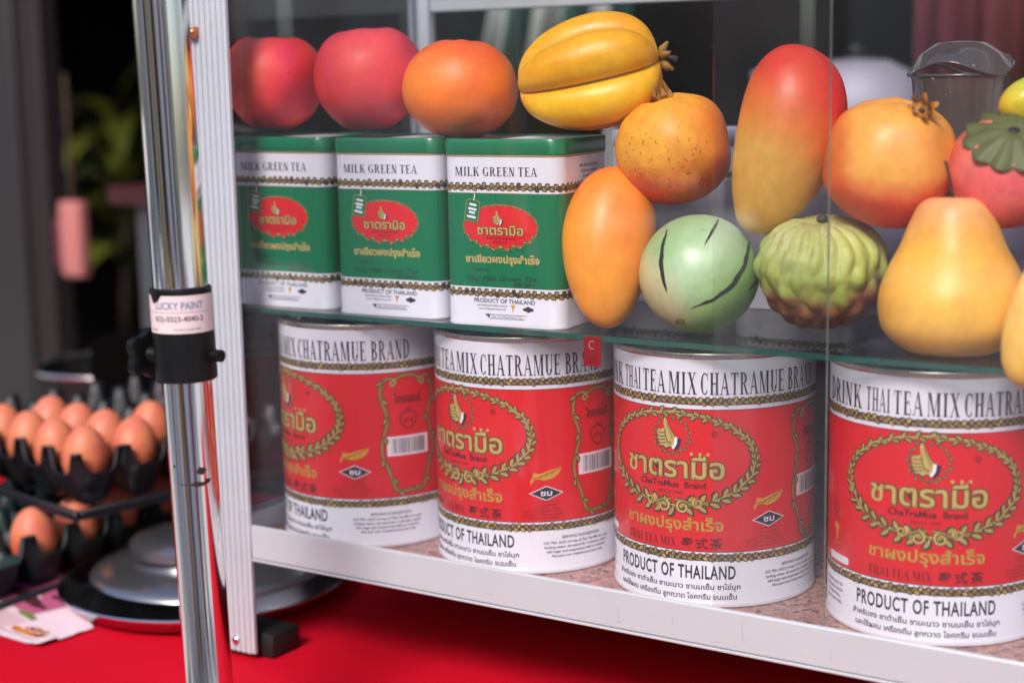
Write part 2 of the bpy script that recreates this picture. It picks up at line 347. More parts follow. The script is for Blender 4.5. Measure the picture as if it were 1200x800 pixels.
# glass
gcol=glass('pane glass','FBFCFC',.006,f0=.042); gedge=mat('glass edge','74807E',.2,0,.3,40,spec=.5)
gshelf=glass('shelf glass','DCE6E4',.005,f0=.03); gsedge=mat('shelf glass edge','24524A',.12,0,.3,60,spec=.9)
def pane(name,b,thin,m,me_,parent):
    """glass slab: broad faces clear, narrow faces show the coloured edge"""
    bm=bmesh.new(); box(bm,*b); bmesh.ops.recalc_face_normals(bm,faces=bm.faces)
    o=obj(name,bm,[m,me_],parent)
    o.data.update()
    for p in o.data.polygons: p.material_index=0 if abs(p.normal[thin])>.9 else 1
    return o
pane('sliding_pane',(-.3335,.1125,-.0912,-.0886,-.0015,.529),1,gcol,gedge,case)
pp=pane('sliding_pane',(.0415,.5190,-.0866,-.0846,-.0015,.529),1,gcol,gedge,case)
for p_ in pp.data.polygons:
    if p_.normal.x<-.9: p_.material_index=0
pane('shelf',(-.3335,.5190,-.0715,.1490,.1612,.1646),2,gshelf,gsedge,case)
pane('side_glass',(-.3395,-.3355,-.0760,.1490,.0155,.529),0,gcol,gedge,case)
for x in (-.3080,.5075):   # little shelf brackets
    for y in (-.05,.12): boxo('shelf_bracket',(x,x+.010,y,y+.012,.1545,.1597),steel,case,.0008,1)

# red sticker on the front pane
bm=bmesh.new(); box(bm,-.0412,-.0292,-.0919,-.0916,.1495,.1675); st=obj('price_sticker',bm,mat('red sticker','761420',.4)); tag(st,'small dark red sticker on the front glass over the second can from the left','sticker')
P_=Print(lambda u,v,o:(u,-.0919-o,v)); P_.ribbon([(-.0352+.0021*math.cos(a),.1625+.0024*math.sin(a)) for a in [R(x) for x in range(50,311,20)]],.0005,tan,1); P_.ribbon([(-.0385,.1540),(-.0318,.1545)],.0006,darkred,1); P_.ribbon([(-.0385,.1520),(-.0318,.1524)],.0005,darkred,1); P_.build('printed_mark',st)

# ------------------------------------------------------------------ red tea can
RC,HC=.0635,.1561
def A(deg): return RC*R(deg)
def build_can():
    root=thing('tea_can','placeholder','tea can')
    bm=bmesh.new(); lathe(bm,[(0,.002),(RC-.003,.002),(RC-.002,0),(RC+.0006,.0002),(RC+.0009,.0015),(RC+.0004,.003),(RC,.0036),(RC,HC-.0035)],128); obj('body',bm,canwhite,root,True,45)
    bm=bmesh.new(); lathe(bm,[(RC,HC-.0034),(RC+.0005,HC-.003),(RC+.0009,HC-.0012),(RC+.0004,HC),(RC-.0012,HC),(RC-.0018,HC-.003),(RC-.0022,HC-.0045),(RC-.009,HC-.0045),(RC-.010,HC-.0035),(RC-.014,HC-.0035),(RC-.015,HC-.0045),(0,HC-.0045)],128); obj('lid',bm,tinplate,root,True,45)
    f=cylmap(RC); full=PI*RC
    p=Print(f); p.rect(-full,full,.0345,.1225,red,1); p.rect(-full,full,.0345,.0350,darkred,2); p.rect(-full,full,.1220,.1225,darkred,2); p.build('red_band',root)
    # leafy borders
    for vc in (.1271,.0310):
        p=Print(f); p.rect(-full,full,vc-.0021,vc+.0021,brown,1); n=190
        for i in range(n):
            u=-full+2*full*(i+random.uniform(-.2,.2))/n; s=1 if i%2 else -1; g=random.choice((gold,tan,tan,gold2,tan))
            p.leaf(u,vc-s*.0004,R(s*(40+random.uniform(-16,16))),.0040,.0023,(brown,g,None),2+(i%3))
        p.build('leaf_border',root)
    # heading
    p=Print(f,base=2); T_=.0134
    for wd,a0,a1 in (('THE',-92,-72),('DRINK',-68.5,-37.5),('THAI',-34.5,-20.5),('TEA',-18.5,-3.5),('MIX',-1.5,14.5),('CHATRAMUE',16.5,64.5),('BRAND',67.5,92)):
        if wd=='THE': continue
        p.serif(wd,A(a0),.1314,T_,ink,1,A(a1)-A(a0),'L')
    p.build('printed_heading',root); p=Print(f,base=2)
    p.text('PRODUCT OF THAILAND',A(-1.7),.0178,.0082,ink,1,A(37.3)-A(-37.3)*1,bold=.02,spacing=1.1)
    p.text('สำหรับชง ชาดำเย็น ชามะนาว ชานมเย็น ชาไข่มุก',A(-1.7),.0112,.0031,inkgrey,1,A(80),bold=.02)
    p.text('และใช้ผสม เครื่องดื่ม ลูกกวาด ไอศกรีม ขนมเย็น',A(-1.7),.0050,.0031,inkgrey,1,A(76),bold=.02)
    p.build('origin_lettering',root); p=Print(f,base=2)
    p.text('SERVING SUGGESTION',A(77),.0228,.0019,inkgrey,1,A(26),bold=.01)
    for i,(s_,wd) in enumerate((('ICE TEA: ADD 3-4 tsp of Thai Tea Mix to a cup',44),('boiling water, let stand for 3 minutes, strain',43),('add sugar and evaporated milk or creamer,',41),('then pour over crushed ice and serve cold',35))): p.text(s_,A(75),.0194-i*.0029,.0018,inkgrey,1,A(wd),bold=.01)
    p.build('serving_text',root); p=Print(f,base=2)
    for i,(s_,wd) in enumerate((('INGREDIENTS: BLACK TEA',22),('SUGAR, FLAVOUR, COLOUR',22),('NET WEIGHT 450 g',17),('KEEP IN A DRY PLACE',20))): p.text(s_,A(-62),.0226-i*.0036,.0018,inkgrey,1,A(wd),bold=.01)
    p.build('ingredients_text',root)
    # wreath oval
    p=Print(f,base=2); cu,cv=A(1),.0910; ru,rv=A(45.8),.0288
    def el(t,k=1): return (cu+ru*k*math.cos(t),cv+rv*k*math.sin(t))
    pts=[el(2*PI*i/120,1+.012*math.sin(i*.9)) for i in range(120)]
    p.ribbon(pts,.0034,brown,2,True); p.ribbon(pts,.0021,gold,4,True); p.ribbon([(a,b+.0004) for a,b in pts],.0006,gold2,5,True)
    n=40
    for i in range(n):
        t=2*PI*i/n+R(90); 
        for s in (1,-1):
            tt=t+s*.02; x,y=el(tt); dx,dy=-ru*math.sin(tt),rv*math.cos(tt); a=math.atan2(dy,dx)
            if math.cos(t-R(90)+.0)>0 or True:
                dirn=1 if math.sin(t-R(90))<0 else -1   # leaves run down both sides from the top
            if dirn>0: a+=PI*0
            else: a+=PI
            low=max(0,-math.sin(t)); L_=.0050+.0032*low; W_=.0022+.0014*low; dj=random.uniform(-8,8)
            p.leaf(x,y,a+s*R(34+14*low+dj),L_,W_,(brown,gold if (i+s)%3 else tan,gold2),3 if s>0 else 5)
    # scrolls at the foot
    for s in (1,-1):
        for (du,dv,r0,ph) in ((.0062,-.0002,.0040,0),(.0155,.0026,.0032,.5)):
            q=[(cu+s*(du+ (r0*(1-k/26*.8))*math.cos(PI*.5+k*.36+ph)),cv-rv+dv+(r0*(1-k/26*.8))*math.sin(PI*.5+k*.36+ph)) for k in range(24)]
            p.ribbon(q,lambda t:.0026*(1-.6*t),brown,6); p.ribbon(q,lambda t:.0016*(1-.6*t),gold2,8)
        p.ribbon([(cu+s*.0015,cv-rv+.0042),(cu+s*.007,cv-rv+.0036),(cu+s*.014,cv-rv+.0006),(cu+s*.021,cv-rv+.0035)],lambda t:.003*(1-.6*abs(t-.4)),brown,7); p.ribbon([(cu+s*.0015,cv-rv+.0042),(cu+s*.007,cv-rv+.0036),(cu+s*.014,cv-rv+.0006),(cu+s*.021,cv-rv+.0035)],.0012,gold,9)
    p.build('leaf_wreath',root)
    # emblem
    p=Print(f,base=2); emblem(p,0,.1055,1.0,ring=True); p.build('hand_emblem',root)
    p=Print(f,base=2)
    logo='ชาตรามือ'
    p.text(logo,A(-.5),.0800,.0125,brown,1,A(61.5),bold=.065); p.text(logo,A(-.5),.0800,.0125,gold,2,A(60.5),bold=.032); p.text(logo,A(-.5)-.0002,.0803,.0122,gold2,3,A(60),bold=.006)
    for u in (11.5,16.2,20.5): p.poly([(A(u)+.0011*math.cos(R(k*45)),.0950+.0011*math.sin(R(k*45))) for k in range(8)],gold2,3)
    p.text('ChaTraMue  Brand',A(-.5),.0738,.0038,darkred,1,A(40),bold=.03); p.text('SINCE 1945',A(-1),.0698,.0018,darkred,1,A(15),bold=.01)
    y2='ชาผงปรุงสำเร็จ'; p.text(y2,A(-1.2),.0478,.0068,gold,2,A(60),bold=.03); p.text(y2,A(-1.2),.0478,.0068,yellow_print,3,A(60),bold=-.004)
    p.serif('THAI TEA MIX',A(-31.5),.0370,.0052,darkred,1,A(34),'L'); p.text('泰式茶',A(17),.0370,.0052,darkred,1,A(23),bold=.02,spacing=1.25)
    p.ribbon([(A(24)+.0016*math.cos(R(k*30)),.1075+.0016*math.sin(R(k*30))) for k in range(12)],.0005,darkred,1,True); p.text('R',A(24),.1067,.0016,darkred,1,bold=.02)
    p.build('gold_lettering',root)
    # golden leaf, diamond mark and small print
    p=Print(f,base=2); c0=A(55)
    lf=[(-.0105,-.0035),(-.0085,-.0005),(-.0085,.0020),(-.0040,.0012),(.0010,.0030),(.0060,.0042),(.0105,.0050),(.0085,.0010),(.0045,-.0018),(-.0010,-.0032),(-.0055,-.0022),(-.0080,-.0025),(-.0100,-.0058)]
    p.poly([(c0+a,.0655+b) for a,b in lf],yellow_print,1)
    p.ribbon([(c0-.0085,.0635),(c0-.002,.0655),(c0+.0085,.0695)],.0004,darkred,2)
    for k in (-.004,0,.004): p.ribbon([(c0+k-.001,.0640+k*.3),(c0+k+.0015,.0668+k*.4)],.0003,darkred,2)
    p.build('golden_leaf',root); p=Print(f,base=2)
    for s_,m_,l_ in ((1.12,white_print,1),(1,ink,2)): p.poly([(c0-.0102*s_,.0538),(c0,.0538+.0044*s_),(c0+.0102*s_,.0538),(c0,.0538-.0044*s_)],m_,l_)
    p.text('ชม',c0,.0522,.0036,white_print,3,.0075,bold=.02)
    for i,wd in enumerate((.018,.014,.016)): p.text(('อาหารและยา','10-1-03848','QUALITY TEA')[i],c0,.0478-i*.0024,.0012,darkred,1,wd)
    for i,wd in enumerate((.026,.027,.021)): p.text(('บริษัท ไทย ที อุตสาหกรรม จำกัด','NET WEIGHT 450 g  BANGKOK','MADE IN THAILAND')[i],A(53),.0412-i*.0022,.0012,darkred,1,wd)
    p.build('diamond_mark',root); p=Print(f,base=2)
    p.poly([(A(-58)+x,.0545+y) for x,y in ((-.0008,-.005),(.0010,-.005),(.0014,.001),(.0035,.0022),(.002,.0045),(-.003,.005),(-.0035,.0030),(-.0008,.0012))],yellow_print,1)
    p.ribbon([(A(-59)+.0026*math.cos(R(k*30)),.0685+.0034*math.sin(R(k*30))) for k in range(12)],.0008,darkred,1,True); p.text('HALAL',A(-58),.0628,.0012,darkred,1,.008); p.text('THAILAND',A(-57),.0472,.0012,yellow_print,1,.008)
    p.poly([(A(-66),.0368),(A(-47),.0368),(A(-46),.0375),(A(-46),.0405),(A(-47),.0412),(A(-66),.0412)],white_print,2)
    p.build('side_marks',root)
    # ornate frame with bar code
    p=Print(f,base=2); fc=A(90); 
    def fr(s,off=0):
        base=[(-.8,.1185),(-1.0,.1165),(-1.13,.110),(-1.08,.102),(-.93,.095),(-.88,.088),(-1.0,.080),(-1.12,.071),(-1.06,.062),(-.86,.054),(-.72,.046),(-.60,.0405),(-.35,.0388),(0,.0392)]
        return [(fc+s*x*.0175,y) for x,y in base]
    def smooth(q,n=4):
        out=[]
        for i in range(len(q)-1):
            p0,p1,p2,p3=q[max(i-1,0)],q[i],q[i+1],q[min(i+2,len(q)-1)]
            for k in range(n):
                t_=k/n; out.append(tuple(.5*((2*p1[j])+(-p0[j]+p2[j])*t_+(2*p0[j]-5*p1[j]+4*p2[j]-p3[j])*t_*t_+(-p0[j]+3*p1[j]-3*p2[j]+p3[j])*t_**3) for j in (0,1)))
        return out+[q[-1]]
    for s in (1,-1):
        q=smooth(fr(s)); top=smooth([(fc+s*-.8*.0175*1,.1185),(fc-s*.45*.0175,.1175),(fc-s*.3*.0175,.1195),(fc,.1200)])
        for qq in (q,top): p.ribbon(qq,.0031,brown,2); p.ribbon(qq,.0019,gold,4)
        sc_=[(fc-s*.62*.0175+.0024*(1-k/20*.7)*math.cos(k*.4)*s,.1145+.0024*(1-k/20*.7)*math.sin(k*.4)) for k in range(18)]; p.ribbon(sc_,.0017,brown,3); p.ribbon(sc_,.0010,gold2,5)
        for i in range(4,len(q)-2,7):
            (x0,y0),(x1,y1)=q[i],q[i+1]; a=math.atan2(y1-y0,x1-x0); p.leaf(x0,y0,a+(R(35) if (i//7)%2 else -R(35)),.0058,.0024,(brown,gold,gold2),5)
    p.text('ไทยแลนด์',fc,.1010,.0055,darkred,1,.020,bold=.03)
    dr=[(fc+.0060*math.sin(t_)*(1-.35*math.cos(t_)),.0885-.0062*math.cos(t_)+ (0)) for t_ in [2*PI*k/24 for k in range(24)]]; p.ribbon(dr,.0008,darkred,1,True); p.ribbon([(fc-.002,.0952),(fc,.0970),(fc+.002,.0952)],.0007,darkred,1); p.text('ชา',fc,.0866,.0034,darkred,1,.006,bold=.03)
    p.build('ornate_frame',root)
    p=Print(f,base=2); p.rect(fc-.0160,fc+.0150,.0640,.0776,white_print,1); u=fc-.0125
    rnd=random.Random(3)
    while u<fc+.0125:
        wd=rnd.choice((.0003,.0003,.0006,.0009)); p.rect(u,u+wd,.0655,.0762,inkgrey,2); u+=wd+rnd.choice((.0003,.0005,.0007))
    p.build('barcode',root)
    return root
def emblem(p,u0,v0,k,ring=False):
    def T(q): return [(u0+x*k*.001,v0+y*k*.001) for x,y in q]
    hand=[(-4.2,10.9),(-3.5,10.6),(-2.6,8.5),(-1.4,5.6),(.4,2.4),(2.4,-.4),(2.7,-1.6),(1.9,-4.8),(.9,-7.4),(-1.2,-6.6),(-3.2,-7.9),(-5.2,-6.4),(-7.6,-6.6),(-8.2,-4.4),(-9.2,-2.4),(-9.0,-.2),(-9.8,1.2),(-8.8,3.4),(-6.6,3.3),(-5.0,4.4),(-4.3,3.0),(-4.4,5.4),(-5.0,7.6),(-4.9,9.6)]
    hc=(-3.2,0.4)
    big=[(hc[0]+(x-hc[0])*1.13,hc[1]+(y-hc[1])*1.10) for x,y in hand]
    def tri(q,m,l):   # concave outline: fan from the palm
        V=T([hc]+q); n=len(q); p.add(V,[[0,1+i,1+(i+1)%n] for i in range(n)],m,l)
    tri(big,brown,6); tri(hand,gold2,7)
    for y,x1 in ((1.2,-4.0),(-1.0,-3.8),(-3.0,-3.6),(-5.0,-3.2)): p.ribbon(T([(-9.0,y+.2),(-6.5,y-.1),(x1,y+.3)]),.00055*k,brown,9)
    p.ribbon(T([(-4.0,3.4),(-3.6,-.4),(-2.4,-3.6),(.2,-4.6)]),.0006*k,brown,9); p.ribbon(T([(-3.0,-4.0),(-1.6,-5.4),(.4,-5.2)]),.0005*k,tan,9)
    p.ribbon(T([(-2.8,7.5),(-1.8,4.2),(.2,1.0),(.8,-2.0)]),.0010*k,gold,8)
    p.poly(T([(2.4,-.6),(5.0,-1.0),(4.4,-4.8),(2.4,-8.6),(.4,-7.6),(2.0,-4.6)]),white_print,7); p.poly(T([(4.2,-.8),(6.8,-1.6),(5.6,-6.0),(3.2,-9.0),(1.6,-8.6),(3.8,-5.0)]),ink,8)
    if ring:
        for i in range(26):
            t=2*PI*i/26+.1
            if abs(math.degrees(t)-90)<14: continue
            x,y=11.4*math.cos(t),11.2*math.sin(t)
            p.leaf(u0+x*k*.001,v0+y*k*.001,t+PI/2+R(25 if i%2 else -25),.0031*k,.0012*k,(brown,tan if i%3 else gold,None),3)
can=build_can(); CANS='red tea cans standing on the case floor'
for i,(x,dy,a,lab) in enumerate(((-.2708,-.0084,-27.5,'red and white tea can beside the aluminium post, its bar code showing'),
    (-.1384,-.0017,-13.1,'red and white tea can behind the small red sticker, second from the post'),
    (0,0,2.4,'red and white tea can under the striped melon, third from the post'),
    (.1442,.0049,14.0,'red and white tea can under the pear, nearest the camera at the right edge'))):
    o=can if i==0 else copy_tree(can); o.location=(x,dy,.0004); o.rotation_euler=(0,0,R(a)); tag(o,lab,'tea can',CANS)

# ------------------------------------------------------------------ green tea tins
TW,TD,TH,TR=.0845,.072,.1180,.010
def rrect(W,D,rc,n=6):
    q=[]
    for cx,cy,a0 in ((W/2-rc,-D/2+rc,-90),(W/2-rc,D/2-rc,0),(-W/2+rc,D/2-rc,90),(-W/2+rc,-D/2+rc,180)):
        for k in range(n+1): a=R(a0+90*k/n); q.append((cx+rc*math.cos(a),cy+rc*math.sin(a)))
    return q
def loft(bm,levels):
    rings=[[bm.verts.new((x,y,z)) for x,y in rrect(W,D,rc)] for W,D,rc,z in levels]
    for a,b in zip(rings,rings[1:]):
        n=len(a)
        for i in range(n): bm.faces.new((a[i],a[(i+1)%n],b[(i+1)%n],b[i]))
    bm.faces.new(rings[0][::-1]); bm.faces.new(rings[-1])
def build_tin(gm,full=True,name='tea_tin'):
    root=thing(name,'placeholder','tea tin')
    bm=bmesh.new(); loft(bm,[(TW-.003,TD-.003,TR-.001,.0006),(TW+.0006,TD+.0006,TR,.0),(TW+.0010,TD+.0010,TR,.0012),(TW,TD,TR,.0024),(TW,TD,TR,.108)]); obj('body',bm,canwhite,root,True,40)
    lw=.0012; bm=bmesh.new(); loft(bm,[(TW+.0002,TD+.0002,TR,.1078),(TW+lw,TD+lw,TR,.1084),(TW+lw,TD+lw,TR,.1165),(TW+lw-.0012,TD+lw-.0012,TR,.1178),(TW-.004,TD-.004,TR-.001,.1180),(TW-.006,TD-.006,TR-.002,.1172)]); obj('lid',bm,gm,root,True,40)
    f,hw,hd,q=rectmap(TW,TD,TR); full_=hw+2*q+2*hd+hw
    p=Print(f,.0011)
    def loop(v0,v1,m,l): 
        n=96; V=[(-full_+2*full_*i/n,v) for i in range(n+1) for v in (v0,v1)]
        us=sorted({-full_,full_,0,*[s*(hw+q*k/6) for k in range(7) for s in (1,-1)],*[s*(hw+q+2*hd+q*k/6) for k in range(7) for s in (1,-1)]})
        V=[(u,v) for u in us for v in (v0,v1)]; i0=p.mi(m); off=LAY*l; b0=len(p.V); p.V+=[f(u,v,off) for u,v in V]
        for i in range(len(us)-1): p.F.append([b0+2*i,b0+2*i+2,b0+2*i+3,b0+2*i+1]); p.M.append(i0)
    loop(.0248,.0840,gm,1); loop(.1066,.1076,gold,1); loop(.0840,.0843,gold,2); loop(.0236,.0238,gold,1); p.build('colour_band',root)
    for vc in (.0878,.0208):
        p=Print(f,.0011); loop_n=120
        us=full_
        for i in range(120):
            u=-full_+2*full_*i/120
            s=1 if i%2 else -1; g=random.choice((gold,tan,tan,brown,tan))
            if i==0: loop(vc-.0014,vc+.0014,brown,1)
            p.leaf(u,vc-s*.0003,R(s*(38+random.uniform(-14,14))),.0040,.0024,(brown,g,None),2+(i%3))
        p.build('leaf_border',root)
    if not full: return root
    p=Print(f,.0011,base=2); cx=-TW/2
    p.serif('MILK GREEN TEA',cx+.0395,.0948,.0056,ink,1,.0585)
    for r_,wd in enumerate((.030,.033,.024)): pass
    p.build('heading_lettering',root); p=Print(f,.0011,base=2)
    oc,ov=cx+.0420,.0632; ow,oh=.0262,.0135
    pts=[(oc+ow*math.cos(2*PI*i/40),ov+oh*math.sin(2*PI*i/40)) for i in range(40)]; p.poly([(oc+(a-oc)*1.03,ov+(b-ov)*1.05) for a,b in pts],gold,1); p.poly(pts,red,2)
    for i in range(34):
        t=2*PI*i/34; low=max(0,-math.sin(t)); x,y=oc+ow*math.cos(t),ov+oh*math.sin(t); a=math.atan2(oh*math.cos(t),-ow*math.sin(t))+(0 if math.cos(t)<0 else PI)
        p.leaf(x,y,a+R(25 if i%2 else -28),.0028+.0016*low,.0008+.0009*low,(brown,gold,gold2 if low>.3 else None),3)
    emblem(p,oc-.0005,ov+.0050,.47); 
    p.text('ชาตรามือ',oc,ov-.0050,.0056,brown,6,.0335,bold=.06); p.text('ชาตรามือ',oc,ov-.0050,.0056,gold2,7,.033,bold=.02)
    p.text('ChaTraMue Brand',oc,ov-.0078,.0015,darkred,6,.020); p.text('SINCE 1945',oc,ov-.0103,.0012,darkred,6,.010)
    p.build('round_logo',root); p=Print(f,.0011,base=3)
    def tg(q): c,s=math.cos(R(-10)),math.sin(R(-10)); return [(cx+.0225+x*c-y*s,.0735+x*s+y*c) for x,y in q]
    p.poly(tg([(-.0052,-.0075),(.0052,-.0075),(.0052,.0055),(.0035,.0068),(-.0035,.0068),(-.0052,.0055)]),gold,9); p.poly(tg([(-.0046,-.0069),(.0046,-.0069),(.0046,.0052),(.0032,.0062),(-.0032,.0062),(-.0046,.0052)]),green,10)
    for yy,wd in ((.0034,.0052),(.0006,.0060),(-.0016,.0044),(-.0044,.0064)): p.poly(tg([(-wd/2,yy-.0007),(wd/2,yy-.0007),(wd/2,yy+.0007),(-wd/2,yy+.0007)]),white_print,11)
    p.ribbon(tg([(0,.0062),(.0004,.0085),(0,.0105)]),.0007,white_print,11)
    p.build('hanging_tag',root); p=Print(f,.0011,base=2)
    p.text('ชาเขียวผงปรุงสำเร็จ',oc+.001,.0405,.0044,gold2,2,.0530,bold=.035)
    p.text('Instant',cx+.0275,.0350,.0020,ink,2,.0125,bold=.01,shear=.3); p.text('Thai Milk Green Tea',oc,.0288,.0034,ink,2,.0500,bold=.0,shear=.35,rot=R(1)); p.text('30% 200 g',cx+.0585,.0262,.0022,ink,2,.0150,bold=.02)
    p.build('product_lettering',root); p=Print(f,.0011,base=2)
    p.text('PRODUCT OF THAILAND',oc+.002,.0150,.0026,inkgrey,1,.0440,bold=.02)
    p.text('THAI TEA PRODUCTS COMPANY BANGKOK',cx+.0350,.0125,.0013,inkgrey,1,.0220); p.text('www.milkgreentea.co.th',cx+.0350,.0105,.0013,inkgrey,1,.0200)
    p.poly([(cx+.0500+x,.0120+y) for x,y in ((-.0003,-.0022),(.0004,-.0022),(.0004,0),(.0018,.0010),(.001,.0022),(-.0015,.002),(-.0006,0))],yellow_print,1)
    p.poly([(cx+.0610-.0042,.0118),(cx+.0610,.0118+.0020),(cx+.0610+.0042,.0118),(cx+.0610,.0118-.0020)],ink,1); p.rect(cx+.0575,cx+.0645,.0108,.0126,ink,2)
    p.ribbon([(cx+.0300,.0076),(cx+.0595,.0076),(cx+.0575,.0050),(cx+.0330,.0050)],.0003,inkgrey,1,True); p.poly([(cx+.0302,.0076),(cx+.0335,.0076),(cx+.0328,.0052)],ink,2); p.text('Cha Tra Mue Brand Tea',cx+.0455,.0056,.0014,inkgrey,1,.0220)
    p.build('origin_lettering',root); p=Print(f,.0011,base=2)
    sx=hw+q
    for i,(s_,wd) in enumerate((('MILK GREEN TEA POWDER',.026),('ชาเขียวนม ชนิดผง',.022),('NET WEIGHT 200 g',.018))): p.text(s_,sx+.030,.0995-i*.0034,.0018,inkgrey,1,wd,bold=.01)
    p.build('side_lettering',root); p=Print(f,.0011,base=2)
    for i in range(3): p.text('store in a cool dry place',sx+.030,.0150-i*.0030,.0014,inkgrey,1,.026)
    p.build('storage_text',root)
    # white paper note on lid
    p=Print(lambda u,v,o:(u,v,.1173+o)); p.poly([(-.006,-.030),(.034,-.031),(.033,.016),(-.007,.018)],white_print,1); p.ribbon([(.012,-.020),(.016,-.023),(.020,-.019),(.024,-.023),(.026,-.020)],.0012,ink,2); p.poly([(-.038+.02*math.cos(k*.4)*.9+.012,-.004+.018*math.sin(k*.4)) for k in range(15)],darkred,1); p.build('lid_print',root)
    return root
tin=build_tin(green); TINS='green milk tea tins on the glass shelf'; SH=.1648
for i,(x,y,a,lab) in enumerate(((-.3050,-.0250,1.0,'green and white square tin against the aluminium post, leftmost on the shelf'),
    (-.2110,-.0280,3.0,'green and white square tin in the middle of the three on the shelf'),
    (-.1170,-.0330,4.5,'green and white square tin beside the smooth orange mango'))):
    o=tin if i==0 else copy_tree(tin); o.location=(x,y,SH); o.rotation_euler=(0,0,R(a)); tag(o,lab,'tea tin',TINS)
lilac=mat('pale lilac print','A9A2B4',.4,0,.05)
b1=build_tin(lilac,False,'pale_tin'); b1.location=(-.073,.106,SH); tag(b1,'pale lilac square tin behind the orange mango','tea tin','pale tins in the back row of the shelf')
b2=copy_tree(b1); b2.location=(.019,.108,SH); tag(b2,'pale lilac square tin behind the striped melon','tea tin','pale tins in the back row of the shelf')
pb=boxo('carton',(.072,.235,.075,.145,SH,.247),mat('lilac grey card','88809A',.5,0,.08),None,.0015); tag(pb,'lilac grey carton lying behind the custard apple and pear','carton')

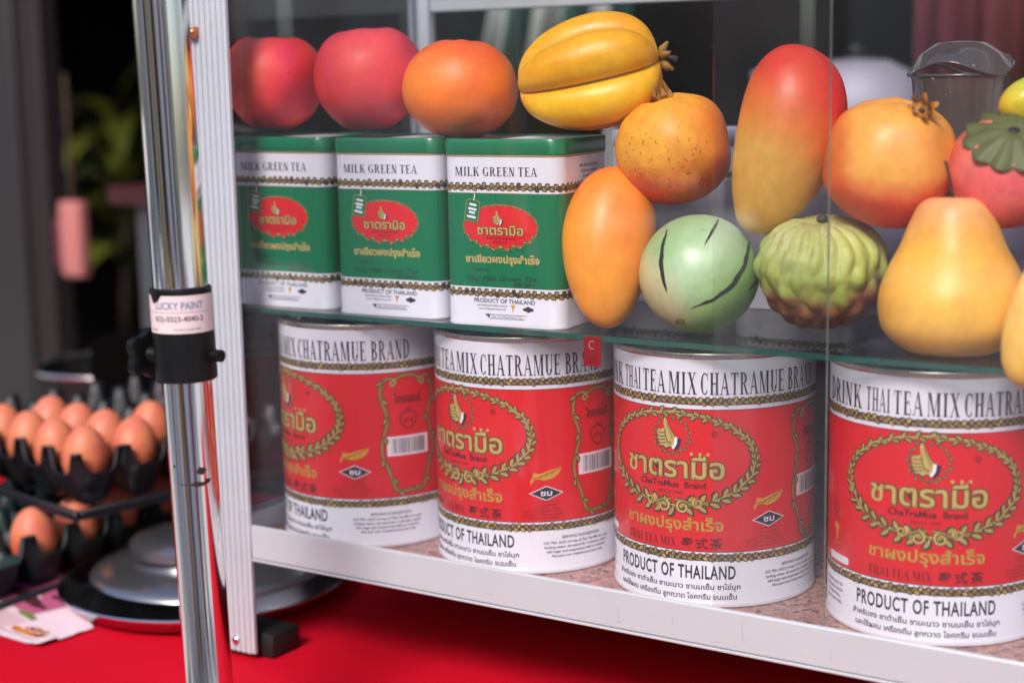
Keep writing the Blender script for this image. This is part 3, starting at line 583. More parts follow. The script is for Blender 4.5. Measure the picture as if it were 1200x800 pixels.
# ------------------------------------------------------------------ fruit
def fruit_mat(name,stops,direction=(0,0,1),span=(-.035,.035),rough=.42,spots=None,nscale=28,namt=.35,bump=.15,bscale=500,patch=None,coat=0,sss=.02):
    m=bpy.data.materials.new(name); m.use_nodes=True; t=m.node_tree; N=t.nodes; L=t.links; b=N['Principled BSDF']
    b.inputs['Roughness'].default_value=rough; b.inputs['Coat Weight'].default_value=coat
    b.inputs['Subsurface Weight'].default_value=sss; b.inputs['Subsurface Radius'].default_value=(.006,.003,.0015); b.inputs['Subsurface Scale'].default_value=1
    tc=N.new('ShaderNodeTexCoord'); dt=N.new('ShaderNodeVectorMath'); dt.operation='DOT_PRODUCT'; dv=Vector(direction).normalized(); dt.inputs[1].default_value=dv
    L.new(tc.outputs['Object'],dt.inputs[0]); nz=N.new('ShaderNodeTexNoise'); nz.inputs['Scale'].default_value=nscale; nz.inputs['Detail'].default_value=6; nz.inputs['Roughness'].default_value=.6; L.new(tc.outputs['Object'],nz.inputs['Vector'])
    mr=N.new('ShaderNodeMapRange'); mr.inputs[1].default_value=span[0]; mr.inputs[2].default_value=span[1]; L.new(dt.outputs['Value'],mr.inputs[0])
    s1=N.new('ShaderNodeMath'); s1.operation='SUBTRACT'; s1.inputs[1].default_value=.5; L.new(nz.outputs[0],s1.inputs[0])
    s2=N.new('ShaderNodeMath'); s2.operation='MULTIPLY'; s2.inputs[1].default_value=namt*1.6; L.new(s1.outputs[0],s2.inputs[0])
    s3=N.new('ShaderNodeMath'); s3.operation='ADD'; s3.use_clamp=True; L.new(mr.outputs[0],s3.inputs[0]); L.new(s2.outputs[0],s3.inputs[1])
    cr=N.new('ShaderNodeValToRGB'); E=cr.color_ramp.elements
    for i,(p_,c_) in enumerate(stops):
        el=E[0] if i==0 else (E[-1] if i==len(stops)-1 else E.new(p_)); el.position=p_; el.color=lin(c_)
    L.new(s3.outputs[0],cr.inputs[0]); last=cr.outputs[0]
    if patch:   # (direction,centre,width,colour,strength): a soft colour patch with a place of its own
        for (pd,lo,hi,pc) in patch:
            d2=N.new('ShaderNodeVectorMath'); d2.operation='DOT_PRODUCT'; d2.inputs[1].default_value=Vector(pd).normalized(); L.new(tc.outputs['Object'],d2.inputs[0])
            m2=N.new('ShaderNodeMapRange'); m2.interpolation_type='SMOOTHSTEP'; m2.inputs[1].default_value=lo; m2.inputs[2].default_value=hi
            a2=N.new('ShaderNodeMath'); a2.operation='MULTIPLY_ADD'; a2.inputs[1].default_value=.012*namt/.35; L.new(s1.outputs[0],a2.inputs[0]); L.new(d2.outputs['Value'],a2.inputs[2]); L.new(a2.outputs[0],m2.inputs[0])
            mx=N.new('ShaderNodeMix'); mx.data_type='RGBA'; L.new(m2.outputs[0],mx.inputs[0]); L.new(last,mx.inputs[6]); mx.inputs[7].default_value=lin(pc); last=mx.outputs[2]
    if spots:
        sc_,th,col,amt,dd=spots
        vo=N.new('ShaderNodeTexNoise'); vo.inputs['Scale'].default_value=sc_; vo.inputs['Detail'].default_value=3; L.new(tc.outputs['Object'],vo.inputs['Vector'])
        m3=N.new('ShaderNodeMapRange'); m3.inputs[1].default_value=th; m3.inputs[2].default_value=th+.08; m3.inputs[4].default_value=amt; L.new(vo.outputs[0],m3.inputs[0]); fac=m3.outputs[0]
        if dd:
            d4=N.new('ShaderNodeVectorMath'); d4.operation='DOT_PRODUCT'; d4.inputs[1].default_value=Vector(dd[0]).normalized(); L.new(tc.outputs['Object'],d4.inputs[0])
            m4=N.new('ShaderNodeMapRange'); m4.inputs[1].default_value=dd[1]; m4.inputs[2].default_value=dd[2]; L.new(d4.outputs['Value'],m4.inputs[0]); mm=N.new('ShaderNodeMath'); mm.operation='MULTIPLY'; L.new(fac,mm.inputs[0]); L.new(m4.outputs[0],mm.inputs[1]); fac=mm.outputs[0]
        mx=N.new('ShaderNodeMix'); mx.data_type='RGBA'; L.new(fac,mx.inputs[0]); L.new(last,mx.inputs[6]); mx.inputs[7].default_value=lin(col); last=mx.outputs[2]
    nf=N.new('ShaderNodeTexNoise'); nf.inputs['Scale'].default_value=nscale*5; nf.inputs['Detail'].default_value=7; nf.inputs['Roughness'].default_value=.7; L.new(tc.outputs['Object'],nf.inputs['Vector'])
    hs=N.new('ShaderNodeHueSaturation'); mv=N.new('ShaderNodeMapRange'); mv.inputs[1].default_value=.3; mv.inputs[2].default_value=.7; mv.inputs[3].default_value=.86; mv.inputs[4].default_value=1.12; L.new(nf.outputs[0],mv.inputs[0]); L.new(mv.outputs[0],hs.inputs['Value'])
    mh=N.new('ShaderNodeMapRange'); mh.inputs[1].default_value=.3; mh.inputs[2].default_value=.7; mh.inputs[3].default_value=.488; mh.inputs[4].default_value=.512; L.new(nz.outputs[0],mh.inputs[0]); L.new(mh.outputs[0],hs.inputs['Hue'])
    rv=N.new('ShaderNodeMapRange'); rv.inputs[1].default_value=.3; rv.inputs[2].default_value=.7; rv.inputs[3].default_value=rough-.10; rv.inputs[4].default_value=rough+.10; L.new(nf.outputs[0],rv.inputs[0]); L.new(rv.outputs[0],b.inputs['Roughness'])
    L.new(last,hs.inputs['Color']); L.new(hs.outputs[0],b.inputs['Base Color'])
    n2=N.new('ShaderNodeTexNoise'); n2.inputs['Scale'].default_value=bscale; n2.inputs['Detail'].default_value=4; L.new(tc.outputs['Object'],n2.inputs['Vector']); bp=N.new('ShaderNodeBump'); bp.inputs['Strength'].default_value=min(1,bump*1.8); bp.inputs['Distance'].default_value=.0006; L.new(n2.outputs[0],bp.inputs['Height']); L.new(bp.outputs[0],b.inputs['Normal'])
    return m
def V3(r,u,t): return (RT*r+UP*u-FW*t)   # right / up / toward the front of the stall
def blob(name,parent,fn,m,nu=96,nv=64):
    bm=bmesh.new(); rings=[]
    for j in range(nv+1):
        t=PI*j/nv
        if j in (0,nv): rings.append([bm.verts.new(fn(t,0))])
        else: rings.append([bm.verts.new(fn(t,2*PI*i/nu)) for i in range(nu)])
    for a,b in zip(rings,rings[1:]):
        for i in range(nu):
            k=(i+1)%nu
            if len(a)==1: bm.faces.new((a[0],b[i],b[k]))
            elif len(b)==1: bm.faces.new((a[i],b[0],a[k]))
            else: bm.faces.new((a[i],b[i],b[k],a[k]))
    return obj(name,bm,m,parent,True)
def prof_interp(pts):
    """pts: (t in 0..1 along the outline, radius, height) -> smooth curve"""
    def g(t):
        s=t/PI*(len(pts)-1); i=min(int(s),len(pts)-2); k=s-i
        p0,p1,p2,p3=pts[max(i-1,0)],pts[i],pts[i+1],pts[min(i+2,len(pts)-1)]
        return tuple(.5*(2*p1[j]+(p2[j]-p0[j])*k+(2*p0[j]-5*p1[j]+4*p2[j]-p3[j])*k*k+(3*p1[j]-p0[j]-3*p2[j]+p3[j])*k**3) for j in (0,1))
    return g
def fruit(name,label,cat,loc,axis,roll=0,group=None):
    """an Empty at the fruit whose local +Z is the stem axis"""
    o=thing(name,label,cat,loc,0,group); z=Vector(axis).normalized(); x=(-FW-z*(-FW).dot(z)).normalized(); y=z.cross(x)
    M=Matrix((x,y,z)).transposed()@Matrix.Rotation(roll,3,'Z'); o.rotation_euler=M.to_euler(); return o
def wob(x,y,z,a,s,seed=0): return 1+a*noise.noise(Vector((x*s+seed,y*s,z*s)))
# local x of every fruit points to the viewer side of the stall, y = to the right (approximately)
def rounded(Rr,Hh,top=.12,bot=.05,shoulder=0,seed=0,wa=.03,lob=0,nl=5,topw=3.0):
    def fn(t,p):
        r=Rr*math.sin(t)**.92*(1+shoulder*math.cos(t)); z=Hh*math.cos(t)
        z-=top*Hh*2*math.exp(-(math.sin(t)*topw)**2)*(1 if math.cos(t)>0 else 0)
        z+=bot*Hh*2*math.exp(-(math.sin(t)*4)**2)*(1 if math.cos(t)<0 else 0)
        k=wob(math.cos(p)*math.sin(t),math.sin(p)*math.sin(t),math.cos(t),wa,1.6,seed)*(1+lob*math.cos(nl*p)*max(0,math.cos(t)*.5+.5))
        return (r*math.cos(p)*k,r*math.sin(p)*k,z*k)
    return fn
def stem(parent,pts,r,m,name='stem'):
    bm=bmesh.new(); tube(bm,pts,r,10); return obj(name,bm,m,parent,True)
stemm=mat('dry brown stem','3A2A1A',.7,0,.3,200); 

# two red apples
am=fruit_mat('red apple skin',[(0,'D8142C'),(.5,'E61A2A'),(1,'D01020')],(0,0,1),(-.034,.034),.5,nscale=20,namt=.5,bump=.2,patch=[((.75,-.62,.25),.004,.036,'EC4038')],spots=(700,.66,'F09080',.15,None))
a1=fruit('apple','red apple with two small bumps, beside the aluminium post','apple',(-.3310,-.030,.3200),V3(.02,1,.10),0,'red apples on the green tins')
blob('flesh',a1,rounded(.0355,.0350,.13,.03,.07,1,.05,.012,5),am)
bm=bmesh.new(); [bmesh.ops.create_uvsphere(bm,u_segments=10,v_segments=8,radius=.0016,matrix=Matrix.Translation(q)@Matrix.Diagonal((.8,1.6,.8,1))) for q in ((.0325,.0135,.005),(.0330,-.0050,.0045))]; obj('blemish',bm,am,a1,True)
am2=fruit_mat('crimson apple skin',[(0,'D80E30'),(.5,'E21230'),(1,'BC0A24')],(0,0,1),(-.034,.034),.5,nscale=16,namt=.5,bump=.2,patch=[((.55,-.80,.2),.004,.034,'EC4452')],spots=(700,.66,'F09AA4',.15,None))
a2=fruit('apple','crimson apple standing beside the orange','apple',(-.2430,-.032,.3215),V3(-.03,1,.08),1.0,'red apples on the green tins')
blob('flesh',a2,rounded(.0372,.0360,.10,.03,.06,5,.05,.012,5),am2)
# orange
om=fruit_mat('orange skin',[(0,'EA660F'),(.5,'F47C18'),(1,'E4560F')],(0,0,1),(-.03,.03),.38,nscale=14,namt=.4,bump=.35,bscale=900)
o1=fruit('orange','round orange standing on the tin beside the star fruit','orange',(-.1640,-.038,.3135),V3(.05,1,.05),0)
blob('flesh',o1,rounded(.0378,.0322,.04,.02,0,3,.02,.01,7),om); 
bm=bmesh.new(); lathe(bm,[(0,.0022),(.002,.002),(.0034,.0006),(.003,-.001)],7); ob=obj('button',bm,mat('orange stem button','8C4A1C',.6),o1,True); ob.location=(0,0,.0295)
# star fruit
def starfn(t,p):
    g=math.sin(t)**.72*(1+.12*math.cos(t)); rib=.64+.36*abs(math.cos(2.5*p))**.62; r=.0372*g*rib
    z=.0445*math.cos(t)*(1-.05*(1-rib)*3); k=wob(math.cos(p),math.sin(p),math.cos(t),.03,1.2,9); return (r*math.cos(p)*k,r*math.sin(p)*k,z)
sm=fruit_mat('star fruit skin',[(0,'DE9A0A'),(.45,'F0B420'),(1,'EE9C10')],(.1,.75,0),(-.03,.03),.4,nscale=22,namt=.35,bump=.15)
s1=fruit('star_fruit','deep yellow star fruit lying on the tin nearest the peach','star fruit',(-.0690,-.034,.3205),V3(1,.20,.18),R(54))
blob('flesh',s1,starfn,sm,120,60)
bm=bmesh.new()
for k in range(5):
    a=2*PI*k/5; q=[(math.cos(a)*.002,math.sin(a)*.002,.0455),(math.cos(a)*.006,math.sin(a)*.006,.0475),(math.cos(a+.2)*.0095,math.sin(a+.2)*.0095,.0515)]; tube(bm,q,[.0022,.0028,.0008],8)
obj('calyx',bm,mat('olive brown calyx','8A6420',.6,0,.3,150),s1,True)
stem(s1,[(0,0,.044),(0,0,.050),(.002,.001,.055)],[.0016,.0014,.0022],stemm)
# speckled peach-like fruit
pm=fruit_mat('speckled yellow skin',[(0,'C93A28'),(.28,'D8632E'),(.5,'E69A3A'),(1,'E89A26')],(.0,.0,1),(-.036,.036),.5,nscale=30,namt=.35,bump=.2,patch=[((.25,.97,.1),.016,.038,'E06A1E')],spots=(420,.60,'8A4A1E',.75,((.7,-.3,-.75),-.012,.02)))
f1=fruit('round_fruit','round yellow fruit with brown speckles and red base, below the star fruit','fruit',(-.0165,-.022,.2755),V3(-.25,1,.28),0)
blob('flesh',f1,rounded(.0348,.0352,.10,.0,.03,11,.06,.012,5,topw=3.6),pm)
bm=bmesh.new()
for (a,l,h) in ((0,.006,.013),(1.3,.0065,.010),(2.6,.007,.016),(3.9,.006,.011),(5.2,.007,.014)):
    c_,s_=math.cos(a),math.sin(a); v=[bm.verts.new(q) for q in ((c_*.0015-s_*.003,s_*.0015+c_*.003,.026),(c_*.0015+s_*.003,s_*.0015-c_*.003,.026),(c_*l+s_*.002,s_*l-c_*.002,.026+h*.6),(c_*l*.8,s_*l*.8,.026+h),(c_*l-s_*.002,s_*l+c_*.002,.026+h*.6))]; bm.faces.new(v)
cal=obj('calyx',bm,mat('dry tan calyx','9A6A2A',.7,0,.35,180),f1); md=cal.modifiers.new('thickness','SOLIDIFY'); md.thickness=.0009
stem(f1,[(0,0,.024),(.001,0,.034)],[.0016,.0013],stemm)
# mangoes
def mango(Rr,Hh,bend=.12,flat=.9,taper=.14,seed=0):
    def fn(t,p):
        r=Rr*math.sin(t)**.95*(1+taper*math.cos(t)); z=Hh*math.cos(t)*(1-.02*math.cos(2*t)); k=wob(math.cos(p)*math.sin(t),math.sin(p)*math.sin(t),math.cos(t),.05,1.3,seed)
        return (r*math.cos(p)*flat*k,r*math.sin(p)*k+bend*Hh*(math.cos(t)**2-.4)*-.5,z)
    return fn
rm=fruit_mat('red and yellow mango skin',[(0,'E0A640'),(.40,'E2A548'),(.56,'EA7C2C'),(.74,'EA4820'),(1,'E42C1C')],(0,.30,1),(-.058,.056),.42,nscale=18,namt=.2,bump=.08,patch=[((-.1,1,.42),.014,.040,'DC0A1E'),((.55,-.35,-.75),.034,.075,'B4AC54')])
m1=fruit('mango','long mango blushing from red to yellow green, standing in the middle','mango',(.0560,-.022,.2800),V3(.27,1,.05),0)
blob('flesh',m1,mango(.0308,.0580,.20,.9,.22,4),rm)
ormm=fruit_mat('orange mango skin',[(0,'F09A2E'),(.6,'EE8C2A'),(1,'EE7E2C')],(0,0,1),(-.05,.05),.42,nscale=16,namt=.3,bump=.06,patch=[((0,1,.0),.016,.034,'E0701E')])
m2=fruit('mango','smooth plain orange mango standing against the green tin','mango',(-.0488,-.046,.2160),V3(.09,1,-.12),0)
blob('flesh',m2,mango(.0280,.0515,-.10,.92,.15,8),ormm)
# quince like fruit with crown
qm=fruit_mat('yellow red guava skin',[(0,'D22A18'),(.30,'DE4A24'),(.52,'E8A048'),(1,'E89A3A')],(-.0,.0,1),(-.04,.034),.42,nscale=20,namt=.3,bump=.15,patch=[((0,-1,-.1),.022,.036,'E2622A'),((0,1,-.2),.024,.036,'E0602E')])
q1=fruit('pomegranate','yellow pomegranate with crown and red underside, above the custard apple','pomegranate',(.1212,-.022,.2690),V3(.12,1,.32),0)
blob('flesh',q1,rounded(.0372,.0375,.03,.02,-.03,17,.06,.012,4),qm)
bm=bmesh.new()
n=40
rings=[]
for (z,r,cr_) in ((-.004,.0105,0),(.002,.0072,0),(.006,.0068,.08),(.010,.0088,.28)):
    rings.append([bm.verts.new((r*(1+cr_*math.cos(6*2*PI*i/n))*math.cos(2*PI*i/n),r*(1+cr_*math.cos(6*2*PI*i/n))*math.sin(2*PI*i/n),z+cr_*.006*math.cos(6*2*PI*i/n))) for i in range(n)])
for a,b in zip(rings,rings[1:]):
    for i in range(n): bm.faces.new((a[i],a[(i+1)%n],b[(i+1)%n],b[i]))
cv=bm.verts.new((0,0,.004))
for i in range(n): bm.faces.new((rings[2][i],rings[2][(i+1)%n],cv))
cm=mat('tan crown','B8772E',.6,0,.3,150); c_=obj('crown',bm,cm,q1,True); c_.location=(.0165,.0070,.0310); c_.rotation_euler=(R(-12),R(42),0); c_.scale=(.85,.85,.7)
bm=bmesh.new(); bmesh.ops.create_uvsphere(bm,u_segments=12,v_segments=8,radius=.0022,matrix=Matrix.Translation((0,0,.0050))); obj('crown_eye',bm,stemm,c_,True)
# persimmon-like red fruit with a green leafy cap
rp=fruit_mat('pink red persimmon skin',[(0,'C8202C'),(.5,'CE3038'),(1,'DE7A66')],(0,0,1),(-.03,.03),.3,nscale=24,namt=.4,bump=.1,patch=[((.8,-.6,.2),.014,.034,'E2606A')])
p1=fruit('persimmon','pinkish red persimmon with scalloped green cap at the right edge','persimmon',(.1850,-.012,.2640),V3(-.10,.72,.75),0)
blob('flesh',p1,rounded(.0330,.0285,.05,.02,.0,21,.04,-.03,6),rp)
bm=bmesh.new(); n=88; rings=[]
for fr_ in (0,.2,.4,.6,.8,.92,1):
    if fr_==0: rings.append([bm.verts.new((0,0,.0270))]); continue
    z=.0285*math.sqrt(1-(.0245*fr_/.033)**2)+.0020+(.0012 if fr_==1 else 0)
    rings.append([bm.verts.new(((r:=.0232*fr_*(1+.16*fr_*fr_*abs(math.cos(5.5*2*PI*i/n))))*math.cos(2*PI*i/n),r*math.sin(2*PI*i/n),z+.0005*fr_*math.cos(11*2*PI*i/n)+.0012*fr_*noise.noise(Vector((i*.3,fr_,0))))) for i in range(n)])
for a,b in zip(rings,rings[1:]):
    for i in range(n):
        k=(i+1)%n
        bm.faces.new((a[0],b[i],b[k]) if len(a)==1 else (a[i],b[i],b[k],a[k]))
cap=obj('leaf_cap',bm,mat('olive green leaf cap','565A32',.55,0,.35,120,.3),p1,True); md=cap.modifiers.new('thickness','SOLIDIFY'); md.thickness=.001
bm=bmesh.new(); bmesh.ops.create_uvsphere(bm,u_segments=12,v_segments=8,radius=.0032,matrix=Matrix.Translation((0,0,.0285))@Matrix.Diagonal((1,1.2,.5,1))); obj('stem_scar',bm,mat('black stem scar','15181A',.6),p1,True)
# striped melon
mm=fruit_mat('pale green melon skin',[(0,'86B04E'),(.35,'9ABF7C'),(.7,'B4CCA8'),(1,'8DAE78')],(.2,-.4,.6),(-.03,.034),.33,nscale=13,namt=.35,bump=.08,patch=[((.1,.8,-.5),.010,.036,'68A436'),((.2,-.9,-.5),.020,.034,'C3B98A')])
RM=.0362
me1=fruit('striped_melon','small pale green melon with dark green stripes on the shelf','melon',(.0095,-.040,.2015),V3(0,1,0),0)
blob('flesh',me1,lambda t,p:(RM*math.sin(t)*math.cos(p)*.97,RM*1.0*math.sin(t)*math.sin(p),RM*.985*math.cos(t)),mm)
def on_melon(a,b,o=.00012):   # a = right, b = up in fractions of the radius, on the front side
    c_=math.sqrt(max(0,1-a*a-b*b)); v=Vector((c_*.97,a,b*.985))*(RM+o); return v
def stripe(pts,wmax,seed):
    bm=bmesh.new(); prev=None; N_=46; rnd=random.Random(seed); q=[]
    for i in range(N_+1):
        s=i/N_*(len(pts)-1); k=min(int(s),len(pts)-2); f_=s-k; q.append((pts[k][0]*(1-f_)+pts[k+1][0]*f_,pts[k][1]*(1-f_)+pts[k+1][1]*f_))
    q=[q[0]]+[tuple((q[i-1][j]+q[i][j]*2+q[i+1][j])/4 for j in (0,1)) for i in range(1,N_)]+[q[-1]]
    for i,(a,b) in enumerate(q):
        a2,b2=q[min(i+1,N_)]; a0,b0=q[max(i-1,0)]; tx,ty=a2-a0,b2-b0; l=math.hypot(tx,ty) or 1; s=i/N_
        w1=wmax*math.sin(PI*min(1,max(0,s)))**.6*(.7+.5*rnd.random()); w2=wmax*math.sin(PI*s)**.6*(.6+.5*rnd.random())
        cur=(bm.verts.new(on_melon(a-ty/l*w1,b+tx/l*w1)),bm.verts.new(on_melon(a,b,.0002)),bm.verts.new(on_melon(a+ty/l*w2,b-tx/l*w2)))
        if prev: bm.faces.new((prev[0],cur[0],cur[1],prev[1])); bm.faces.new((prev[1],cur[1],cur[2],prev[2]))
        prev=cur
    return obj('stripe',bm,mat('dark melon stripe','1E241C',.4,0,.4,250),me1,True)
stripe([(-.56,.74),(-.66,.45),(-.70,.15),(-.66,-.14),(-.60,-.34)],.034,1); stripe([(.28,.90),(.22,.80),(.10,.62),(-.02,.42)],.024,2); stripe([(.78,.52),(.74,.40),(.66,.12),(.45,-.22),(.15,-.45),(-.22,-.60)],.044,3); stripe([(.93,-.05),(.86,-.18),(.74,-.30)],.022,4)
bm=bmesh.new(); tube(bm,[on_melon(-.36+.055*math.cos(k),-.80+.045*math.sin(k),.0003) for k in [x*PI/8 for x in range(17)]],.0005,6,False); obj('blossom_scar',bm,mat('brown scar','7A5A30',.7),me1,True)
# custard apple
def custard(t,p):
    c_=math.cos(t); s_=math.sin(t); Rr=.0380*s_**.86*(1+.08*c_); z=.0345*c_; z-=.004*math.exp(-(s_*3)**2)*(1 if c_>0 else 0)
    pw=p+.10*math.sin(2*p+1)+.05*math.sin(5*t); up=min(1,max(0,(c_+.55)/1.35)); up=up*up*(3-2*up)
    rib=abs(math.cos(8.5*pw+ .35))**.6 if False else (.5+.5*math.cos(22*pw))**.5
    lat=((.5+.5*math.cos(11*pw+8.5*t))*(.5+.5*math.cos(11*pw-8.5*t)))**.62
    b_=.0024*rib*up*s_+.0036*lat*(1-.75*up)*s_**.5
    k=1+(b_*.85-.002)/.037+.035*noise.noise(Vector((math.cos(p)*s_*3,math.sin(p)*s_*3,c_*3+4)))
    return (Rr*math.cos(p)*k,Rr*math.sin(p)*k,z*k)
cmm=fruit_mat('custard apple skin',[(0,'7A4430'),(.30,'96603E'),(.44,'9CA64C'),(.7,'B6C068'),(1,'C8C286')],(.0,-.1,1),(-.034,.034),.5,nscale=45,namt=.5,bump=.4,bscale=260,spots=(110,.58,'B07A4A',.55,None))
ca=fruit('custard_apple','knobbly green custard apple browned at its base, beside the pear','custard apple',(.0815,-.024,.2052),V3(-.05,1,.30),0)
blob('flesh',ca,custard,cmm,260,150)
bm=bmesh.new(); bmesh.ops.create_uvsphere(bm,u_segments=12,v_segments=8,radius=.0034,matrix=Matrix.Translation((0,0,.0312))@Matrix.Diagonal((1,1,.8,1))); obj('stem',bm,mat('grey stem stub','4A4A42',.7,0,.3,300),ca,True)
# pear
pg=prof_interp([(0,.038),(.010,.0425),(.0185,.0390),(.0235,.0290),(.0285,.0160),(.0365,.0010),(.0412,-.0140),(.0385,-.0300),(.0255,-.0415),(.0110,-.0440),(0,-.0425)])
def pear(t,p):
    r,z=pg(t); k=wob(math.cos(p)*math.sin(t),math.sin(p)*math.sin(t),math.cos(t),.04,1.4,31); return (max(r,0)*math.cos(p)*k,max(r,0)*math.sin(p)*k,z)
pmm=fruit_mat('yellow pear skin',[(0,'EAB858'),(.4,'ECB248'),(.7,'E8A63E'),(1,'E49E74')],(0,0,1),(-.044,.046),.42,nscale=14,namt=.25,bump=.1,patch=[((0,1,.1),.022,.044,'E48E28'),((0,-1,.1),.026,.046,'E6962C')])
pr=fruit('pear','big pale yellow pear with thin dark stem on the shelf','pear',(.1640,-.0375,.2085),V3(.0,1,.10),0)
blob('flesh',pr,pear,pmm)
stem(pr,[(.001,0,.033),(.003,-.002,.044),(.006,-.005,.054),(.009,-.008,.062)],[.0012,.0009,.0007,.0009],stemm)
# yellow mango cut by the right edge
ye=fruit_mat('pale yellow mango skin',[(0,'EDB850'),(1,'ECC07A')],(0,0,1),(-.04,.04),.42,nscale=14,namt=.3,bump=.08)
m3=fruit('mango','pale yellow mango leaning in the bottom right corner of the shelf','mango',(.2235,-.0570,.1945),V3(.42,1,0),0)
blob('flesh',m3,mango(.0225,.0435,.10,.9,.1,13),ye)
# small pepper and its stem
ch=fruit_mat('green yellow pepper skin',[(0,'E0B030'),(.45,'B9C23A'),(1,'6FA02A')],(0,0,1),(-.018,.022),.3,nscale=20,namt=.3)
c1=fruit('small_pepper','little green and yellow pepper above the red persimmon','pepper',(.2030,.004,.3030),V3(.85,.35,.1),0)
c1.location=(.1975,.002,.3040); c1.rotation_euler=c1.rotation_euler
blob('flesh',c1,rounded(.0125,.0200,.03,0,.05,3,.05),ch,48,32); stem(c1,[(0,0,.018),(.002,-.001,.026),(.006,0,.031)],[.0018,.0013,.0016],mat('green stem','4C6A22',.5))
c1.location=Vector((.1950,.000,.3040))

# clear plastic cup behind the fruit
cupm=glass('clear cup plastic','CDBAB6',.07,rough=.05,f0=.09)
cup=thing('plastic_cup','clear plastic cup with a wavy lid behind the pomegranate','cup',(.1340,.060,.2480)); cup.scale=(1.12,1.12,1.32)
bm=bmesh.new(); lathe(bm,[(.020,0),(.0255,.050),(.0262,.0515),(.0245,.0515),(.0193,.0012),(0,.0012)],48); obj('cup_wall',bm,cupm,cup,True,40)
for k in (.052,.012):
    bm=bmesh.new(); rr=.0262 if k>.03 else .0216; tube(bm,[(rr*math.cos(2*PI*i/40),rr*math.sin(2*PI*i/40),k) for i in range(41)],.0007,6,False); obj('rim',bm,mat('smoky plastic rim','4A4444',.15,0,.1,spec=.8),cup,True)
bm=bmesh.new(); rings=[]
for fr_ in (1,.92,.8,.5,0):
    if fr_==0: rings.append([bm.verts.new((0,0,.0675))]); continue
    rings.append([bm.verts.new((.0275*fr_*math.cos(2*PI*i/60),.0275*fr_*math.sin(2*PI*i/60),.055+.013*(1-fr_**3)+(.0030*math.sin(3*2*PI*i/60) if fr_>.85 else 0))) for i in range(60)])
for a,b in zip(rings,rings[1:]):
    for i in range(60):
        k=(i+1)%60; bm.faces.new((a[i],a[k],b[0]) if len(b)==1 else (a[i],a[k],b[k],b[i]))
obj('cup_lid',bm,cupm,cup,True)
bm=bmesh.new(); tube(bm,[(.0275*math.cos(2*PI*i/60),.0275*math.sin(2*PI*i/60),.055+.0030*math.sin(3*2*PI*i/60)) for i in range(61)],.0007,6,False); obj('lid_edge',bm,MATS['smoky plastic rim'],cup,True)

# stainless pans stored behind the cans
pan=thing('steel_tray','brushed steel food tray standing behind the leftmost red can','tray',(-.30,.065,0.0003))
boxo('wall',(-.015,.40,.075,.079,.0,.150),mat('grey brown steel','8B7C78',.35,.7,.2,12),pan,.001,1)
boxo('divider',(-.015,.40,.0705,.0745,.030,.062),mat('dark rubber strip','2A262E',.5,0,.2),pan,.001,1)
boxo('flange',(-.015,.40,.060,.0745,.120,.124),darksteel,pan,.0008,1)

# ------------------------------------------------------------------ chrome umbrella pole
YP=-.262
def pole_pt(t): # t=0 bottom of picture .. 1 top
    a=Vector((-.19565,YP,-.0256)); b=Vector((-.2062,YP,.3673)); return a+(b-a)*t
pole=thing('umbrella_pole','leaning chrome umbrella pole with black clamp collar in front of the case','pole',(0,0,0))
up_=(pole_pt(1)-pole_pt(0)).normalized()
def along(z): d_=(z-pole_pt(0).z)/up_.z; return pole_pt(0)+up_*d_
ZC0,ZC1=.1560,.2090
bm=bmesh.new(); tube(bm,[along(GZ),along(ZC0+.01)],.01375,64); obj('lower_tube',bm,chrome,pole,True,40)
bm=bmesh.new(); tube(bm,[along(ZC1-.01),along(1.3)],.01525,64); obj('upper_tube',bm,chrome,pole,True,40)
bm=bmesh.new(); tube(bm,[along(ZC0),along(ZC0+.001),along(ZC0+.028),along(ZC1-.001),along(ZC1)],[.0163,.0172,.0172,.0172,.0160],64); col_=obj('clamp_collar',bm,blackp,pole,True,35)
cz=along(ZC0+.0135)
bm=bmesh.new(); bmesh.ops.create_cone(bm,cap_ends=True,segments=20,radius1=.0035,radius2=.0035,depth=.008,matrix=Matrix.Translation(cz+Vector((.0198,.004,.001)))@Matrix.Rotation(R(90),4,'Y')); obj('bolt_end',bm,blackp,pole,True,40)
# knob on the left: a lobed hand wheel on a short shaft
bm=bmesh.new(); kc=cz+Vector((-.0245,-.006,.000)); tube(bm,[cz,kc],.005,14)
n=48; rings=[]
for (dx,rr) in ((-.0035,.0105),(-.0025,.0130),(.0025,.0130),(.0035,.0105)):
    rings.append([bm.verts.new(kc+Vector((dx,rr*(1+.14*math.cos(5*2*PI*i/n))*math.cos(2*PI*i/n),rr*(1+.14*math.cos(5*2*PI*i/n))*math.sin(2*PI*i/n)))) for i in range(n)])
for a,b in zip(rings,rings[1:]):
    for i in range(n): bm.faces.new((a[i],a[(i+1)%n],b[(i+1)%n],b[i]))
bm.faces.new(rings[0]); bm.faces.new(rings[-1][::-1]); obj('clamp_knob',bm,blackp,pole,True,40)
